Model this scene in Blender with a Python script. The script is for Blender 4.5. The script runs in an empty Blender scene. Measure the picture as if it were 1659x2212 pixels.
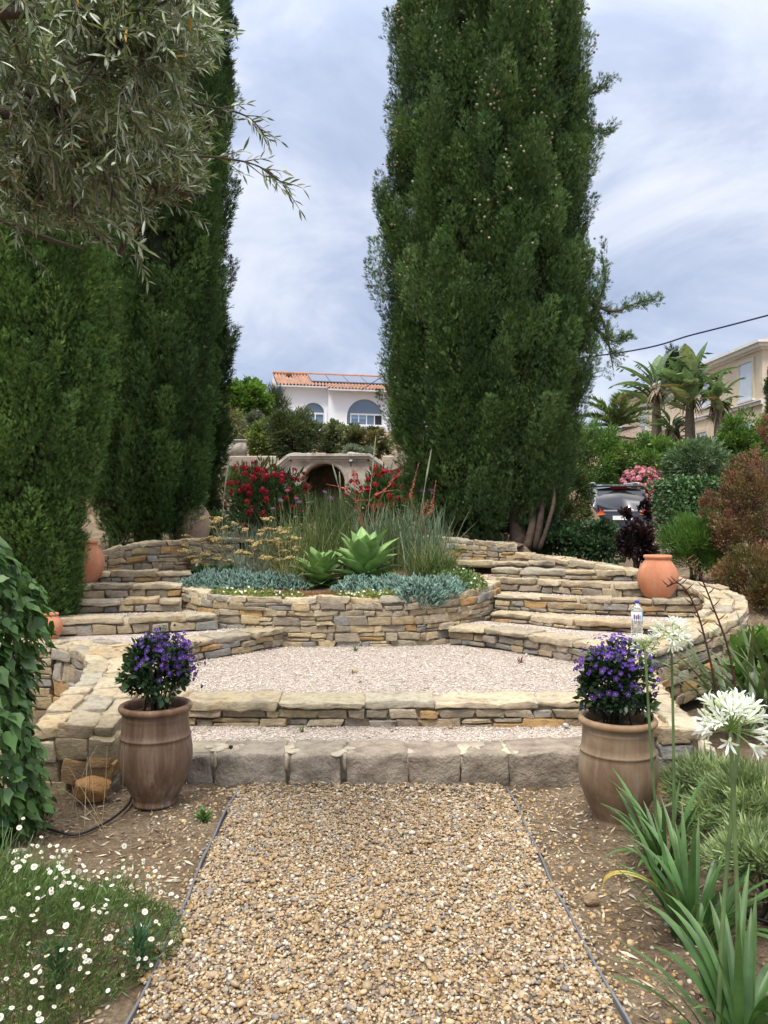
import bpy, math, random
import numpy as np
from mathutils import Vector
sc = bpy.context.scene
COL = sc.collection
F = 1661.0          # focal length in the units of a 1659 wide picture
def P(x, y, d):     # survey: bearing x, level y, distance d -> a point in metres
    return np.array([(x-829.5)*d/F, d, 1.5-(y-1120.0)*d/F])
def G(x, y, z):     # the same for a point known to lie at height z
    d = (1.5-z)*F/(y-1120.0)
    return np.array([(x-829.5)*d/F, d, z])
# ---------------------------------------------------------------- camera, sky, sun
cam = bpy.data.cameras.new("camera"); co = bpy.data.objects.new("camera", cam); COL.objects.link(co)
co.location = (0, 0, 1.5); co.rotation_euler = (math.radians(90), 0, 0)
cam.sensor_fit = 'HORIZONTAL'; cam.sensor_width = 36; cam.lens = 36*F/1659.0
cam.shift_y = 14.0/1659.0; cam.clip_end = 2000; cam.clip_start = 0.05
sc.camera = co
sc.view_settings.view_transform = 'Standard'; sc.view_settings.look = 'None'
sc.view_settings.exposure = 0.55; sc.view_settings.gamma = 1
SUN_EL, SUN_AZ = 58, 205           # degrees; azimuth from +Y clockwise: behind the camera, a little left
w = bpy.data.worlds.new("World"); sc.world = w; w.use_nodes = True
nt = w.node_tree; nt.nodes.clear()
def N(nt, t, **k):
    n = nt.nodes.new(t)
    for a, b in k.items():
        if a in n.inputs.keys() if hasattr(n.inputs, 'keys') else False: n.inputs[a].default_value = b
        else: setattr(n, a, b)
    return n
def LK(nt, a, b): nt.links.new(a, b)
def MATH(nt, op, a, b=None, c=None):
    n = nt.nodes.new('ShaderNodeMath'); n.operation = op
    for i, v in enumerate((a, b, c)):
        if v is None: continue
        if isinstance(v, (int, float)): n.inputs[i].default_value = v
        else: nt.links.new(v, n.inputs[i])
    return n.outputs[0]
def MIX(nt, fac, a, b, bt='MIX'):
    n = nt.nodes.new('ShaderNodeMix'); n.data_type = 'RGBA'; n.blend_type = bt
    for i, v in ((0, fac), (6, a), (7, b)):
        if isinstance(v, (int, float)): n.inputs[i].default_value = v
        elif isinstance(v, (tuple, list)): n.inputs[i].default_value = (*v, 1) if len(v) == 3 else v
        else: nt.links.new(v, n.inputs[i])
    return n.outputs[2]
def RAMP(nt, fac, stops, interp='LINEAR'):
    n = nt.nodes.new('ShaderNodeValToRGB'); n.color_ramp.interpolation = interp
    el = n.color_ramp.elements
    while len(el) < len(stops): el.new(0.5)
    for e, (p, c) in zip(el, stops):
        e.position = p; e.color = (*c, 1) if len(c) == 3 else c
    nt.links.new(fac, n.inputs[0]); return n.outputs[0]
def NOISE(nt, vec, scale, detail=4, rough=0.55, dist=0.0, dim='3D'):
    n = nt.nodes.new('ShaderNodeTexNoise'); n.noise_dimensions = dim
    n.inputs['Scale'].default_value = scale; n.inputs['Detail'].default_value = detail
    n.inputs['Roughness'].default_value = rough; n.inputs['Distortion'].default_value = dist
    if vec is not None: nt.links.new(vec, n.inputs['Vector'])
    return n
tc = nt.nodes.new('ShaderNodeTexCoord')
sky = nt.nodes.new('ShaderNodeTexSky'); sky.sky_type = 'NISHITA'; sky.sun_disc = False
sky.sun_elevation = math.radians(SUN_EL); sky.sun_rotation = math.radians(SUN_AZ)
skyc = MIX(nt, 1.0, sky.outputs[0], (0.12, 0.12, 0.12), 'MULTIPLY')
sep = nt.nodes.new('ShaderNodeSeparateXYZ'); LK(nt, tc.outputs['Generated'], sep.inputs[0])
zz = MATH(nt, 'MAXIMUM', sep.outputs[2], 0.0)
zd = MATH(nt, 'ADD', zz, 0.30)
comb = nt.nodes.new('ShaderNodeCombineXYZ')
LK(nt, MATH(nt, 'DIVIDE', sep.outputs[0], zd), comb.inputs[0]); LK(nt, MATH(nt, 'DIVIDE', sep.outputs[1], zd), comb.inputs[1])
comb.inputs[2].default_value = 14.6
n1 = NOISE(nt, comb.outputs[0], 1.7, 9, 0.58, 0.6)
n2 = NOISE(nt, comb.outputs[0], 0.55, 3, 0.5, 0.2)
cf = MATH(nt, 'ADD', MATH(nt, 'MULTIPLY', n1.outputs[0], 0.62), MATH(nt, 'MULTIPLY', n2.outputs[0], 0.38))
cloud = RAMP(nt, cf, [(0.41, (0.35, 0.42, 0.58)), (0.48, (0.47, 0.535, 0.69)), (0.535, (0.62, 0.67, 0.79)), (0.61, (0.79, 0.82, 0.90))])
skym = MIX(nt, 0.9, skyc, cloud)
# an overcast sky is brighter overhead
boost = MATH(nt, 'ADD', MATH(nt, 'MULTIPLY', MATH(nt, 'POWER', zz, 5.0), 4.0), 0.86)
over = nt.nodes.new('ShaderNodeMapRange'); over.inputs[1].default_value = 0.62; over.inputs[2].default_value = 0.95; LK(nt, zz, over.inputs[0])
skym = MIX(nt, MATH(nt, 'MULTIPLY', over.outputs[0], 0.85), skym, (0.80, 0.76, 0.69))
bg = nt.nodes.new('ShaderNodeBackground'); out = nt.nodes.new('ShaderNodeOutputWorld')
LK(nt, skym, bg.inputs[0]); LK(nt, boost, bg.inputs[1]); LK(nt, bg.outputs[0], out.inputs[0])
sl = bpy.data.lights.new("sun", 'SUN'); so = bpy.data.objects.new("sun", sl); COL.objects.link(so)
sl.energy = 2.0; sl.angle = math.radians(14); sl.color = (1.0, 0.95, 0.87)
_az = math.radians(SUN_AZ); _el = math.radians(SUN_EL)
sd = Vector((math.sin(_az)*math.cos(_el), math.cos(_az)*math.cos(_el), math.sin(_el)))
so.rotation_euler = sd.to_track_quat('Z', 'Y').to_euler(); so.location = (0, -5, 12)
# ---------------------------------------------------------------- helpers
def tag(o, label=None, cat=None, group=None, kind=None):
    if label: o['label'] = label
    if cat: o['category'] = cat
    if group: o['group'] = group
    if kind: o['kind'] = kind
    return o
def thing(name, label, cat, loc=(0, 0, 0), group=None):
    o = bpy.data.objects.new(name, None); COL.objects.link(o); o.location = tuple(float(v) for v in loc)
    o.empty_display_size = 0.1
    return tag(o, label, cat, group)
def rng(s): return np.random.default_rng(s)
def unit(v): return v/np.maximum(np.linalg.norm(v, axis=-1, keepdims=True), 1e-9)
class MB:
    def __init__(s): s.V=[]; s.L=[]; s.S=[]; s.C=[]; s.M=[]; s.n=0
    def add(s, V, L, S, col=(0.5,0.5,0.5), m=0):
        V = np.asarray(V, float).reshape(-1, 3); L = np.asarray(L, np.int64).ravel(); S = np.asarray(S, np.int64).ravel()
        c = np.asarray(col, float); c = np.broadcast_to(c, (len(V), 3)) if c.ndim == 1 else c
        s.V.append(V); s.L.append(L+s.n); s.S.append(S); s.C.append(c); s.M.append(np.full(len(S), m)); s.n += len(V)
        return s
    def faces(s, V, FL, col=(0.5,0.5,0.5), m=0):
        return s.add(V, [i for f in FL for i in f], [len(f) for f in FL], col, m)
    def build(s, name, mats, parent=None, smooth=True):
        V = np.concatenate(s.V); L = np.concatenate(s.L); S = np.concatenate(s.S); C = np.concatenate(s.C); M = np.concatenate(s.M)
        if parent is not None: V = V-np.array(parent_loc(parent))
        me = bpy.data.meshes.new(name)
        me.vertices.add(len(V)); me.vertices.foreach_set('co', V.astype(np.float32).ravel())
        me.loops.add(len(L)); me.loops.foreach_set('vertex_index', L.astype(np.int32))
        me.polygons.add(len(S)); st = np.concatenate([[0], np.cumsum(S)[:-1]])
        me.polygons.foreach_set('loop_start', st.astype(np.int32)); me.polygons.foreach_set('loop_total', S.astype(np.int32))
        me.polygons.foreach_set('material_index', M.astype(np.int32))
        me.polygons.foreach_set('use_smooth', np.full(len(S), bool(smooth)))
        a = me.attributes.new('col', 'FLOAT_COLOR', 'POINT')
        a.data.foreach_set('color', np.concatenate([C, np.ones((len(C), 1))], 1).astype(np.float32).ravel())
        me.update(calc_edges=True)
        for m in (mats if isinstance(mats, (list, tuple)) else [mats]): me.materials.append(m)
        o = bpy.data.objects.new(name, me); COL.objects.link(o)
        if parent is not None: o.parent = parent
        return o
def parent_loc(p):
    l = Vector((0, 0, 0))
    while p is not None: l = l+p.location; p = p.parent
    return l
def child_copy(src, parent, loc, rot=None, scale=1.0):
    o = src.copy(); COL.objects.link(o); o.parent = parent
    o.location = Vector([float(v) for v in loc])-parent_loc(parent)
    if rot is not None: o.rotation_euler = rot
    o.scale = (scale,)*3
    return o
def T_(V, FL): return (np.asarray(V, float), np.array([i for f in FL for i in f]), np.array([len(f) for f in FL]))
def orient(d, hint=None, roll=None, g=None):
    d = unit(np.asarray(d, float)); n = len(d)
    if hint is None: hint = np.tile([0, 0, 1.0], (n, 1))
    hint = hint+1e-3*np.array([0.3, 0.7, 0.1])
    z = unit(hint-(hint*d).sum(1, keepdims=True)*d); x = np.cross(d, z)
    if roll is not None:
        c, s = np.cos(roll)[:, None], np.sin(roll)[:, None]; z, x = c*z+s*x, c*x-s*z
    return np.stack([x, d, z], 2)
def inst(mb, T, pos, R, S, col, m=0):
    V0, L0, S0 = T; n = len(pos)
    S = np.asarray(S, float)
    if S.ndim == 0: S = np.full(n, float(S))
    if S.ndim == 1: S = S[:, None]
    V = np.einsum('nij,nkj->nki', R, V0[None]*S[:, None, :])+pos[:, None, :]
    L = (L0[None]+(np.arange(n)*len(V0))[:, None]).ravel()
    c = np.asarray(col, float)
    c = np.broadcast_to(c, (n, 3)) if c.ndim == 1 else c
    mb.add(V.reshape(-1, 3), L, np.tile(S0, n), np.repeat(c, len(V0), 0), m)
def euler_to(d):
    return Vector([float(v) for v in d]).to_track_quat('Z', 'Y').to_euler()
def tube(mb, pts, rad, seg=6, col=(0.2,0.15,0.1), m=0, cap=True):
    pts = np.asarray(pts, float); n = len(pts); rad = np.broadcast_to(np.asarray(rad, float), (n,))
    t = unit(np.gradient(pts, axis=0)); h = np.array([0.31, 0.17, 0.93]) if abs(t[0][2]) < 0.9 else np.array([1.0, 0.1, 0])
    a = unit(np.cross(t, h)); b = np.cross(t, a)
    an = np.linspace(0, 2*np.pi, seg, endpoint=False)
    V = pts[:, None]+rad[:, None, None]*(np.cos(an)[None, :, None]*a[:, None]+np.sin(an)[None, :, None]*b[:, None])
    FL = [(i*seg+j, i*seg+(j+1) % seg, (i+1)*seg+(j+1) % seg, (i+1)*seg+j) for i in range(n-1) for j in range(seg)]
    if cap: FL += [tuple(range(seg))[::-1], tuple((n-1)*seg+j for j in range(seg))]
    mb.faces(V.reshape(-1, 3), FL, col, m)
def lathe(mb, prof, seg=40, c=(0, 0, 0), col=(0.5,0.5,0.5), m=0, wob=0.0, seed=0):
    prof = np.asarray(prof, float); n = len(prof); an = np.linspace(0, 2*np.pi, seg, endpoint=False)
    w = 1+wob*np.sin(an*2+seed)+wob*0.6*np.sin(an*3+seed*2)
    V = np.stack([prof[:, :1]*(np.cos(an)*w)[None], prof[:, :1]*(np.sin(an)*w)[None], np.repeat(prof[:, 1:], seg, 1)], 2)+np.asarray(c, float)
    FL = [(i*seg+j, i*seg+(j+1) % seg, (i+1)*seg+(j+1) % seg, (i+1)*seg+j) for i in range(n-1) for j in range(seg)]
    mb.faces(V.reshape(-1, 3), FL, col, m)
def box(mb, c, s, rz=0.0, col=(0.5,0.5,0.5), m=0, bev=0.0):
    c = np.asarray(c, float); h = np.asarray(s, float)/2
    V = np.array([[x, y, z] for z in (-1, 1) for y in (-1, 1) for x in (-1, 1)])*h
    R = np.array([[math.cos(rz), -math.sin(rz), 0], [math.sin(rz), math.cos(rz), 0], [0, 0, 1]])
    mb.faces(V@R.T+c, [(0,2,3,1),(4,5,7,6),(0,1,5,4),(2,6,7,3),(0,4,6,2),(1,3,7,5)], col, m)
def prism(mb, poly, z0, z1, col=(0.5,0.5,0.5), m=0):
    poly = np.asarray(poly, float); n = len(poly)
    V = np.concatenate([np.c_[poly, np.full(n, z0)], np.c_[poly, np.full(n, z1)]])
    mb.faces(V, [tuple(range(n))[::-1], tuple(range(n, 2*n))]+[(i, (i+1) % n, n+(i+1) % n, n+i) for i in range(n)], col, m)
def catmull(p, k=8):
    p = np.asarray(p, float); q = np.concatenate([[2*p[0]-p[1]], p, [2*p[-1]-p[-2]]]); o = []
    for i in range(1, len(q)-2):
        for t in np.linspace(0, 1, k, endpoint=False):
            a, b, c, d = q[i-1], q[i], q[i+1], q[i+2]
            o.append(0.5*((2*b)+(c-a)*t+(2*a-5*b+4*c-d)*t*t+(3*b-a-3*c+d)*t**3))
    o.append(p[-1]); return np.array(o)
# blades: curved strap leaves grown from base points
def blades(mb, base, az, lean, curve, length, width, prof, col, nseg=7, sec=((-1, 0.25), (0, 0), (1, 0.25)), tipcol=None, g=None, droop=1.0, m=0):
    n = len(base); s = np.linspace(0, 1, nseg+1)
    prof = np.interp(s, np.linspace(0, 1, len(prof)), prof)
    ang = lean[:, None]+curve[:, None]*(s[None]**droop)
    ds = length[:, None]/nseg
    r = np.concatenate([np.zeros((n, 1)), np.cumsum(np.sin((ang[:, 1:]+ang[:, :-1])/2)*ds, 1)], 1)
    z = np.concatenate([np.zeros((n, 1)), np.cumsum(np.cos((ang[:, 1:]+ang[:, :-1])/2)*ds, 1)], 1)
    ca, sa = np.cos(az)[:, None], np.sin(az)[:, None]
    C = np.stack([base[:, :1]+r*ca, base[:, 1:2]+r*sa, base[:, 2:]+z], 2)
    side = np.stack([-sa, ca, 0*ca], 2)
    nor = np.stack([-np.cos(ang)*ca, -np.cos(ang)*sa, np.sin(ang)], 2)
    sec = np.asarray(sec, float); k = len(sec)
    wd = width[:, None]*prof[None]
    V = C[:, :, None]+wd[:, :, None, None]*(sec[None, None, :, :1]*side[:, :, None]+sec[None, None, :, 1:]*nor[:, :, None])
    closed = np.allclose(sec[0], sec[-1]) and k > 3
    L = np.array([(i*k+j, i*k+j+1, (i+1)*k+j+1, (i+1)*k+j) for i in range(nseg) for j in range(k-1)])
    nv = (nseg+1)*k
    Ls = (L.ravel()[None]+(np.arange(n)*nv)[:, None]).ravel()
    c = np.asarray(col, float); c = np.broadcast_to(c, (n, 3)) if c.ndim == 1 else c
    cc = np.repeat(c[:, None], nseg+1, 1)
    if tipcol is not None:
        f = (s**3)[None, :, None]; cc = cc*(1-f)+np.asarray(tipcol)[None, None]*f
    mb.add(V.reshape(-1, 3), Ls, np.full(len(L)*n, 4), np.repeat(cc.reshape(-1, 3), k, 0), m)
    return C
# ---------------------------------------------------------------- materials
def newmat(name):
    m = bpy.data.materials.new(name); m.use_nodes = True; nt = m.node_tree; nt.nodes.clear()
    o = nt.nodes.new('ShaderNodeOutputMaterial'); b = nt.nodes.new('ShaderNodeBsdfPrincipled')
    nt.links.new(b.outputs[0], o.inputs[0]); return m, nt, b, o
def bump(nt, b, h, strength, dist=0.01):
    n = nt.nodes.new('ShaderNodeBump'); n.inputs['Strength'].default_value = strength; n.inputs['Distance'].default_value = dist
    nt.links.new(h, n.inputs['Height']); nt.links.new(n.outputs[0], b.inputs['Normal'])
def attr(nt):
    n = nt.nodes.new('ShaderNodeAttribute'); n.attribute_name = 'col'; return n.outputs['Color']
def objco(nt):
    return nt.nodes.new('ShaderNodeTexCoord').outputs['Object']
def leafmat(name, rough=0.5, trans=0.25, var=0.35, spec=0.35):
    m, nt, b, o = newmat(name); a = attr(nt)
    v = NOISE(nt, objco(nt), 9.0, 3).outputs[0]
    c = MIX(nt, 1.0, a, RAMP(nt, v, [(0.3, (1-var,)*3), (0.7, (1+var,)*3)]), 'MULTIPLY')
    nt.links.new(c, b.inputs['Base Color']); b.inputs['Roughness'].default_value = rough
    b.inputs['Specular IOR Level'].default_value = spec
    if trans > 0:
        t = nt.nodes.new('ShaderNodeBsdfTranslucent'); nt.links.new(MIX(nt, 1.0, c, (1.15, 1.25, 0.7), 'MULTIPLY'), t.inputs[0])
        x = nt.nodes.new('ShaderNodeMixShader'); x.inputs[0].default_value = trans
        nt.links.new(b.outputs[0], x.inputs[1]); nt.links.new(t.outputs[0], x.inputs[2]); nt.links.new(x.outputs[0], o.inputs[0])
    return m
def surfmat(name, rough=0.8, lo=0.75, hi=1.2, scale=6.0, bs=0.3, bscale=40.0, bd=0.01, spec=0.3, detail=6, tint=None, tscale=2.0):
    m, nt, b, o = newmat(name); a = attr(nt); oc = objco(nt)
    v = NOISE(nt, oc, scale, detail, 0.6).outputs[0]
    c = MIX(nt, 1.0, a, RAMP(nt, v, [(0.3, (lo,)*3), (0.7, (hi,)*3)]), 'MULTIPLY')
    if tint:
        t = NOISE(nt, oc, tscale, 5, 0.6).outputs[0]
        c = MIX(nt, RAMP(nt, t, [(0.48, (0, 0, 0)), (0.62, (0.8, 0.8, 0.8))]), c, tint)
    nt.links.new(c, b.inputs['Base Color']); b.inputs['Roughness'].default_value = rough
    b.inputs['Specular IOR Level'].default_value = spec
    if bs: bump(nt, b, NOISE(nt, oc, bscale, 6, 0.65).outputs[0], bs, bd)
    return m
LEAF = leafmat('leaf'); GLOSS = leafmat('glossy_leaf', 0.42, 0.15, 0.35, 0.4); CYP = leafmat('cypress_leaf', 0.65, 0.12, 0.3, 0.2)
PETAL = leafmat('petal', 0.6, 0.3, 0.12, 0.2); BARK = surfmat('bark', 0.9, 0.6, 1.3, 14, 0.8, 30, 0.02)
OLV = leafmat('olive_leaf', 0.38, 0.15, 0.25, 0.5)
PLAIN = surfmat('plain', 0.6, 0.92, 1.06, 5, 0.0)
PLASTER = surfmat('plaster', 0.9, 0.86, 1.08, 1.5, 0.25, 30, 0.01)
def stone_material():
    m, nt, b, o = newmat('sandstone'); a = attr(nt); oc = objco(nt)
    mp = nt.nodes.new('ShaderNodeMapping'); mp.inputs['Scale'].default_value = (1, 1, 2.2); nt.links.new(oc, mp.inputs[0])
    v = NOISE(nt, mp.outputs[0], 24, 8, 0.7).outputs[0]
    c = MIX(nt, 1.0, a, RAMP(nt, v, [(0.28, (0.55, 0.55, 0.56)), (0.5, (1, 1, 1)), (0.75, (1.28, 1.22, 1.12))]), 'MULTIPLY')
    r = NOISE(nt, oc, 7, 6, 0.7, 0.6).outputs[0]
    c = MIX(nt, RAMP(nt, r, [(0.56, (0, 0, 0)), (0.70, (0.75,)*3)]), c, (0.33, 0.19, 0.075))
    g = NOISE(nt, oc, 3.3, 5, 0.6).outputs[0]
    c = MIX(nt, RAMP(nt, g, [(0.55, (0, 0, 0)), (0.72, (0.55,)*3)]), c, (0.20, 0.19, 0.17))
    geo = nt.nodes.new('ShaderNodeNewGeometry')
    nt.links.new(c, b.inputs['Base Color']); b.inputs['Roughness'].default_value = 0.88; b.inputs['Specular IOR Level'].default_value = 0.2
    h = MATH(nt, 'ADD', NOISE(nt, mp.outputs[0], 38, 9, 0.72, 0.2).outputs[0], MATH(nt, 'MULTIPLY', NOISE(nt, oc, 150, 3, 0.6).outputs[0], 0.3))
    bump(nt, b, h, 0.9, 0.022)
    return m
STONE = stone_material()
MORTAR = surfmat('mortar', 0.95, 0.8, 1.12, 10, 0.7, 60, 0.02)
def gravel_material():
    m, nt, b, o = newmat('white_gravel'); oc = objco(nt)
    vo = nt.nodes.new('ShaderNodeTexVoronoi'); vo.inputs['Scale'].default_value = 75; nt.links.new(oc, vo.inputs['Vector'])
    sepc = nt.nodes.new('ShaderNodeSeparateColor'); nt.links.new(vo.outputs['Color'], sepc.inputs[0])
    c = RAMP(nt, sepc.outputs[0], [(0.0, (0.32, 0.255, 0.205)), (0.25, (0.49, 0.41, 0.345)), (0.6, (0.60, 0.52, 0.45)), (1, (0.70, 0.63, 0.56))])
    d = NOISE(nt, oc, 5, 6, 0.65).outputs[0]
    c = MIX(nt, RAMP(nt, d, [(0.42, (0, 0, 0)), (0.75, (0.5,)*3)]), c, (0.36, 0.28, 0.21))
    nt.links.new(c, b.inputs['Base Color']); b.inputs['Roughness'].default_value = 0.9
    h = MATH(nt, 'SUBTRACT', 1.0, vo.outputs['Distance'])
    bump(nt, b, h, 0.8, 0.02); return m
GRAVEL = gravel_material()
def soil_material():
    m, nt, b, o = newmat('soil'); oc = objco(nt)
    n = NOISE(nt, oc, 3.0, 9, 0.7).outputs[0]; n2 = NOISE(nt, oc, 45, 5, 0.7).outputs[0]
    c = RAMP(nt, n, [(0.3, (0.13, 0.092, 0.058)), (0.5, (0.235, 0.175, 0.117)), (0.7, (0.36, 0.285, 0.20))])
    c = MIX(nt, 1.0, c, RAMP(nt, n2, [(0.3, (0.45, 0.45, 0.45)), (0.6, (1.1, 1.08, 1.05)), (0.75, (1.9, 1.85, 1.75))]), 'MULTIPLY')
    nt.links.new(c, b.inputs['Base Color']); b.inputs['Roughness'].default_value = 0.95; b.inputs['Specular IOR Level'].default_value = 0.1
    bump(nt, b, MATH(nt, 'ADD', n2, MATH(nt, 'MULTIPLY', NOISE(nt, oc, 160, 3, 0.7).outputs[0], 0.4)), 0.9, 0.03); return m
SOIL = soil_material()
# ---------------------------------------------------------------- ground
def sst(a, b, x): t = np.clip((x-a)/(b-a), 0, 1); return t*t*(3-2*t)
def lump(x, y): return 0.5*np.sin(x*1.7+y*0.9+1)+0.5*np.sin(x*0.6-y*1.3+2)
def ground_z(x, y):
    x = np.asarray(x, float); y = np.asarray(y, float)
    left = 0.47*sst(6.15, 6.6, y)*(1-sst(-2.6, -2.0, x))
    right = (0.26*sst(4.6, 6.5, y)+0.5*sst(6.4, 8.6, y))*sst(2.4, 3.2, x)
    mid = 1.17*sst(9.25, 9.6, y)*(1-sst(1.75, 2.3, x))
    a = np.maximum(np.maximum(left, right), mid)
    a = a+0.25*sst(11, 17, y)*(1-sst(2.5, 4.5, x))
    b = 1.5*sst(18.3, 18.8, y)*(1-sst(4.6, 6.0, x)*(1-sst(22, 30, y)))   # above the retaining wall
    h = 3.6*sst(22, 46, y)+0.8*sst(24, 30, y)*sst(5, 8, x)
    far = 3.0*sst(60, 200, y)
    near = 0.014*lump(x*3, y*3)+0.008*lump(x*9+1, y*8)
    return a+b+h+far+near*(1-sst(6, 9, y))*sst(0.75, 0.95, np.abs(x+0.06))
gx = np.concatenate([np.linspace(-300, -14, 16), np.linspace(-13, -4.2, 30), np.arange(-4, 4.01, 0.08), np.linspace(4.3, 22, 60), np.linspace(24, 300, 16)])
gy = np.concatenate([np.linspace(-40, 0.2, 10), np.arange(0.4, 10, 0.09), np.linspace(10.2, 30, 90), np.linspace(31, 62, 40), np.linspace(66, 600, 24)])
X, Y = np.meshgrid(gx, gy); Z = ground_z(X, Y)
nx_, ny_ = len(gx), len(gy); idx = np.arange(nx_*ny_).reshape(ny_, nx_)
mb = MB(); q = np.stack([idx[:-1, :-1], idx[:-1, 1:], idx[1:, 1:], idx[1:, :-1]], 2).reshape(-1, 4)
mb.add(np.stack([X, Y, Z], 2), q, np.full(len(q), 4), (0.2, 0.15, 0.1))
tag(mb.build('ground', SOIL), kind='structure')
# ---------------------------------------------------------------- gravel path, pebbles, edging
def path_x(y): return -0.07-0.022*(y-4.3)
PL, PR = -0.80, 0.665
mb = MB(); ys = np.linspace(-6, 4.28, 30)
V = np.array([(path_x(y)+s, y, 0.012) for y in ys for s in (PL+0.07, PR+0.07)])
mb.faces(V, [(2*i, 2*i+1, 2*i+3, 2*i+2) for i in range(len(ys)-1)], (0.3, 0.22, 0.14))
tag(mb.build('gravel_path', SOIL), kind='structure')
def cubesphere():
    V = []; ids = {}; FL = []
    for ax in range(3):
        for sg in (-1, 1):
            f = []
            for i in range(3):
                for j in range(3):
                    p = [0, 0, 0]; p[ax] = sg; p[(ax+1) % 3] = i-1; p[(ax+2) % 3] = j-1; t = tuple(p)
                    if t not in ids: ids[t] = len(V); V.append(np.array(p)/np.linalg.norm(p))
                    f.append(ids[t])
            for i in range(2):
                for j in range(2):
                    k = (f[i*3+j], f[i*3+j+1], f[(i+1)*3+j+1], f[(i+1)*3+j]); FL.append(k[::-1] if sg < 0 else k)
    return T_(V, FL)
BALL = cubesphere()
def randrot(g, n, tilt=1.0):
    az = g.uniform(0, 2*np.pi, n); d = np.stack([np.cos(az), np.sin(az), g.normal(0, 0.25*tilt, n)], 1)
    return orient(d, None, g.normal(0, 0.5*tilt, n))
PEB = np.array([(.44,.30,.15),(.52,.38,.21),(.36,.235,.115),(.58,.46,.30),(.40,.29,.17),(.47,.36,.24),(.40,.25,.10),(.64,.56,.44),(.34,.27,.19),(.25,.22,.19),(.48,.33,.16),(.33,.20,.09)])
PEBM = surfmat('pebble', 0.55, 0.85, 1.12, 60, 0.2, 120, 0.005, 0.4)
g = rng(1); n = 54000
y = 1.6+(4.29-1.6)*g.random(n)**0.92; x = path_x(y)+0.07+PL+0.012+(PR-PL-0.024)*g.random(n)
s = np.exp(g.normal(math.log(0.0049), 0.34, n)); keep = ~((g.random(n) < 0.45) & (y > 4.05+0.1*np.sin(x*7)))
x, y, s = x[keep], y[keep], s[keep]; n = len(x)
S3 = np.stack([s*g.uniform(.75, 1.1, n), s*g.uniform(1.0, 1.6, n), s*g.uniform(.5, .8, n)], 1)
mb = MB(); inst(mb, BALL, np.stack([x, y, 0.012+s*g.uniform(-.1, 1.3, n)], 1), randrot(g, n), S3, PEB[g.integers(0, len(PEB), n)]*[.86, .88, .93]*g.uniform(.8, 1.12, (n, 1)))
# strays on the soil beside the path
n = 2600; sd_ = g.choice([-1, 1], n); x = path_x(3)+np.where(sd_ < 0, PL-np.abs(g.normal(0, .22, n)), PR+.08+np.abs(g.normal(0, .2, n))); y = g.uniform(1.7, 4.25, n)
s = np.exp(g.normal(math.log(0.005), 0.35, n))
inst(mb, BALL, np.stack([x, y, ground_z(x, y)+s*0.3], 1), randrot(g, n), np.stack([s, s*1.3, s*.7], 1), PEB[g.integers(0, len(PEB), n)]*g.uniform(.6, 1.1, (n, 1)))
n = 3000; y = g.uniform(1.7, 4.25, n); sd_ = g.choice([-1, 1], n); x = path_x(y)+.07+np.where(sd_ < 0, PL, PR)+g.normal(0, .028, n)-sd_*.012; s = np.exp(g.normal(math.log(.0056), .3, n))
k_ = np.sin(y*5+sd_)+np.sin(y*13) > -.5; x, y, s = x[k_], y[k_], s[k_]; n = len(x)
inst(mb, BALL, np.stack([x, y, .014+s*g.uniform(0, 1.2, n)], 1), randrot(g, n), np.stack([s, s*1.35, s*.65], 1), PEB[g.integers(0, len(PEB), n)]*[.84, .86, .9]*g.uniform(.75, 1.1, (n, 1)))
tag(mb.build('path_pebbles', PEBM), kind='stuff')
METAL = surfmat('edging_metal', 0.5, 0.7, 1.15, 8, 0.1, 60)
def edging(x0, label, gap):
    mb = MB(); yy = np.linspace(0.5, 4.2, 26); pts = np.array([(path_x(y)+0.07+x0+0.009*math.sin(y*3+gap)+.004*math.sin(y*11+gap), y, 0) for y in yy])
    V = np.concatenate([pts+[dx, 0, dz] for dx, dz in ((-.004, -.05), (-.004, .028), (.004, .028), (.004, -.05))]); k = len(yy)
    mb.faces(V, [(a*k+i, a*k+i+1, ((a+1) % 4)*k+i+1, ((a+1) % 4)*k+i) for a in range(4) for i in range(k-1)]+[(0, k, 2*k, 3*k), (k-1, 4*k-1, 3*k-1, 2*k-1)], (0.16, 0.165, 0.18))
    tag(mb.build('edging_strip', METAL, smooth=False), label, 'edging', 'metal edgings of the gravel path')
edging(PL, 'thin grey metal edging between the path and the white daisies', 0)
edging(PR, 'thin grey metal edging between the path and the agapanthus clumps', 2)
# dry leaves, chips
SLIV = T_([(0,-1,0),(.17,-.2,.05),(0,1,.12),(-.17,-.2,.05)], [(0,1,2,3)])
def litter(name, n, fx, cols, s0, seed, lift=0.006):
    g = rng(seed); xy = fx(g, n); n = len(xy); z = ground_z(xy[:, 0], xy[:, 1]) if xy.shape[1] == 2 else xy[:, 2]
    s = np.exp(g.normal(math.log(s0), .35, n)); mb = MB()
    az = g.uniform(0, 6.28, n); d = np.stack([np.cos(az), np.sin(az), g.normal(0, .18, n)], 1)
    inst(mb, SLIV, np.stack([xy[:, 0], xy[:, 1], z+lift], 1), orient(d, None, g.normal(0, .5, n)), s, np.array(cols)[g.integers(0, len(cols), n)]*g.uniform(.7, 1.2, (n, 1)))
    return tag(mb.build(name, PLAIN), kind='stuff')
LIT = [(.34,.25,.15),(.45,.36,.24),(.25,.16,.09),(.16,.10,.06),(.52,.45,.34)]
def soilxy(g, n):
    sd_ = g.random(n); x = np.where(sd_ < .5, g.uniform(-2.6, path_x(3)+PL, n), g.uniform(path_x(3)+PR+.08, 2.6, n)); return np.stack([x, g.uniform(1.5, 4.6, n)], 1)
litter('fallen_leaves', 6500, soilxy, LIT, 0.017, 3)
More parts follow.
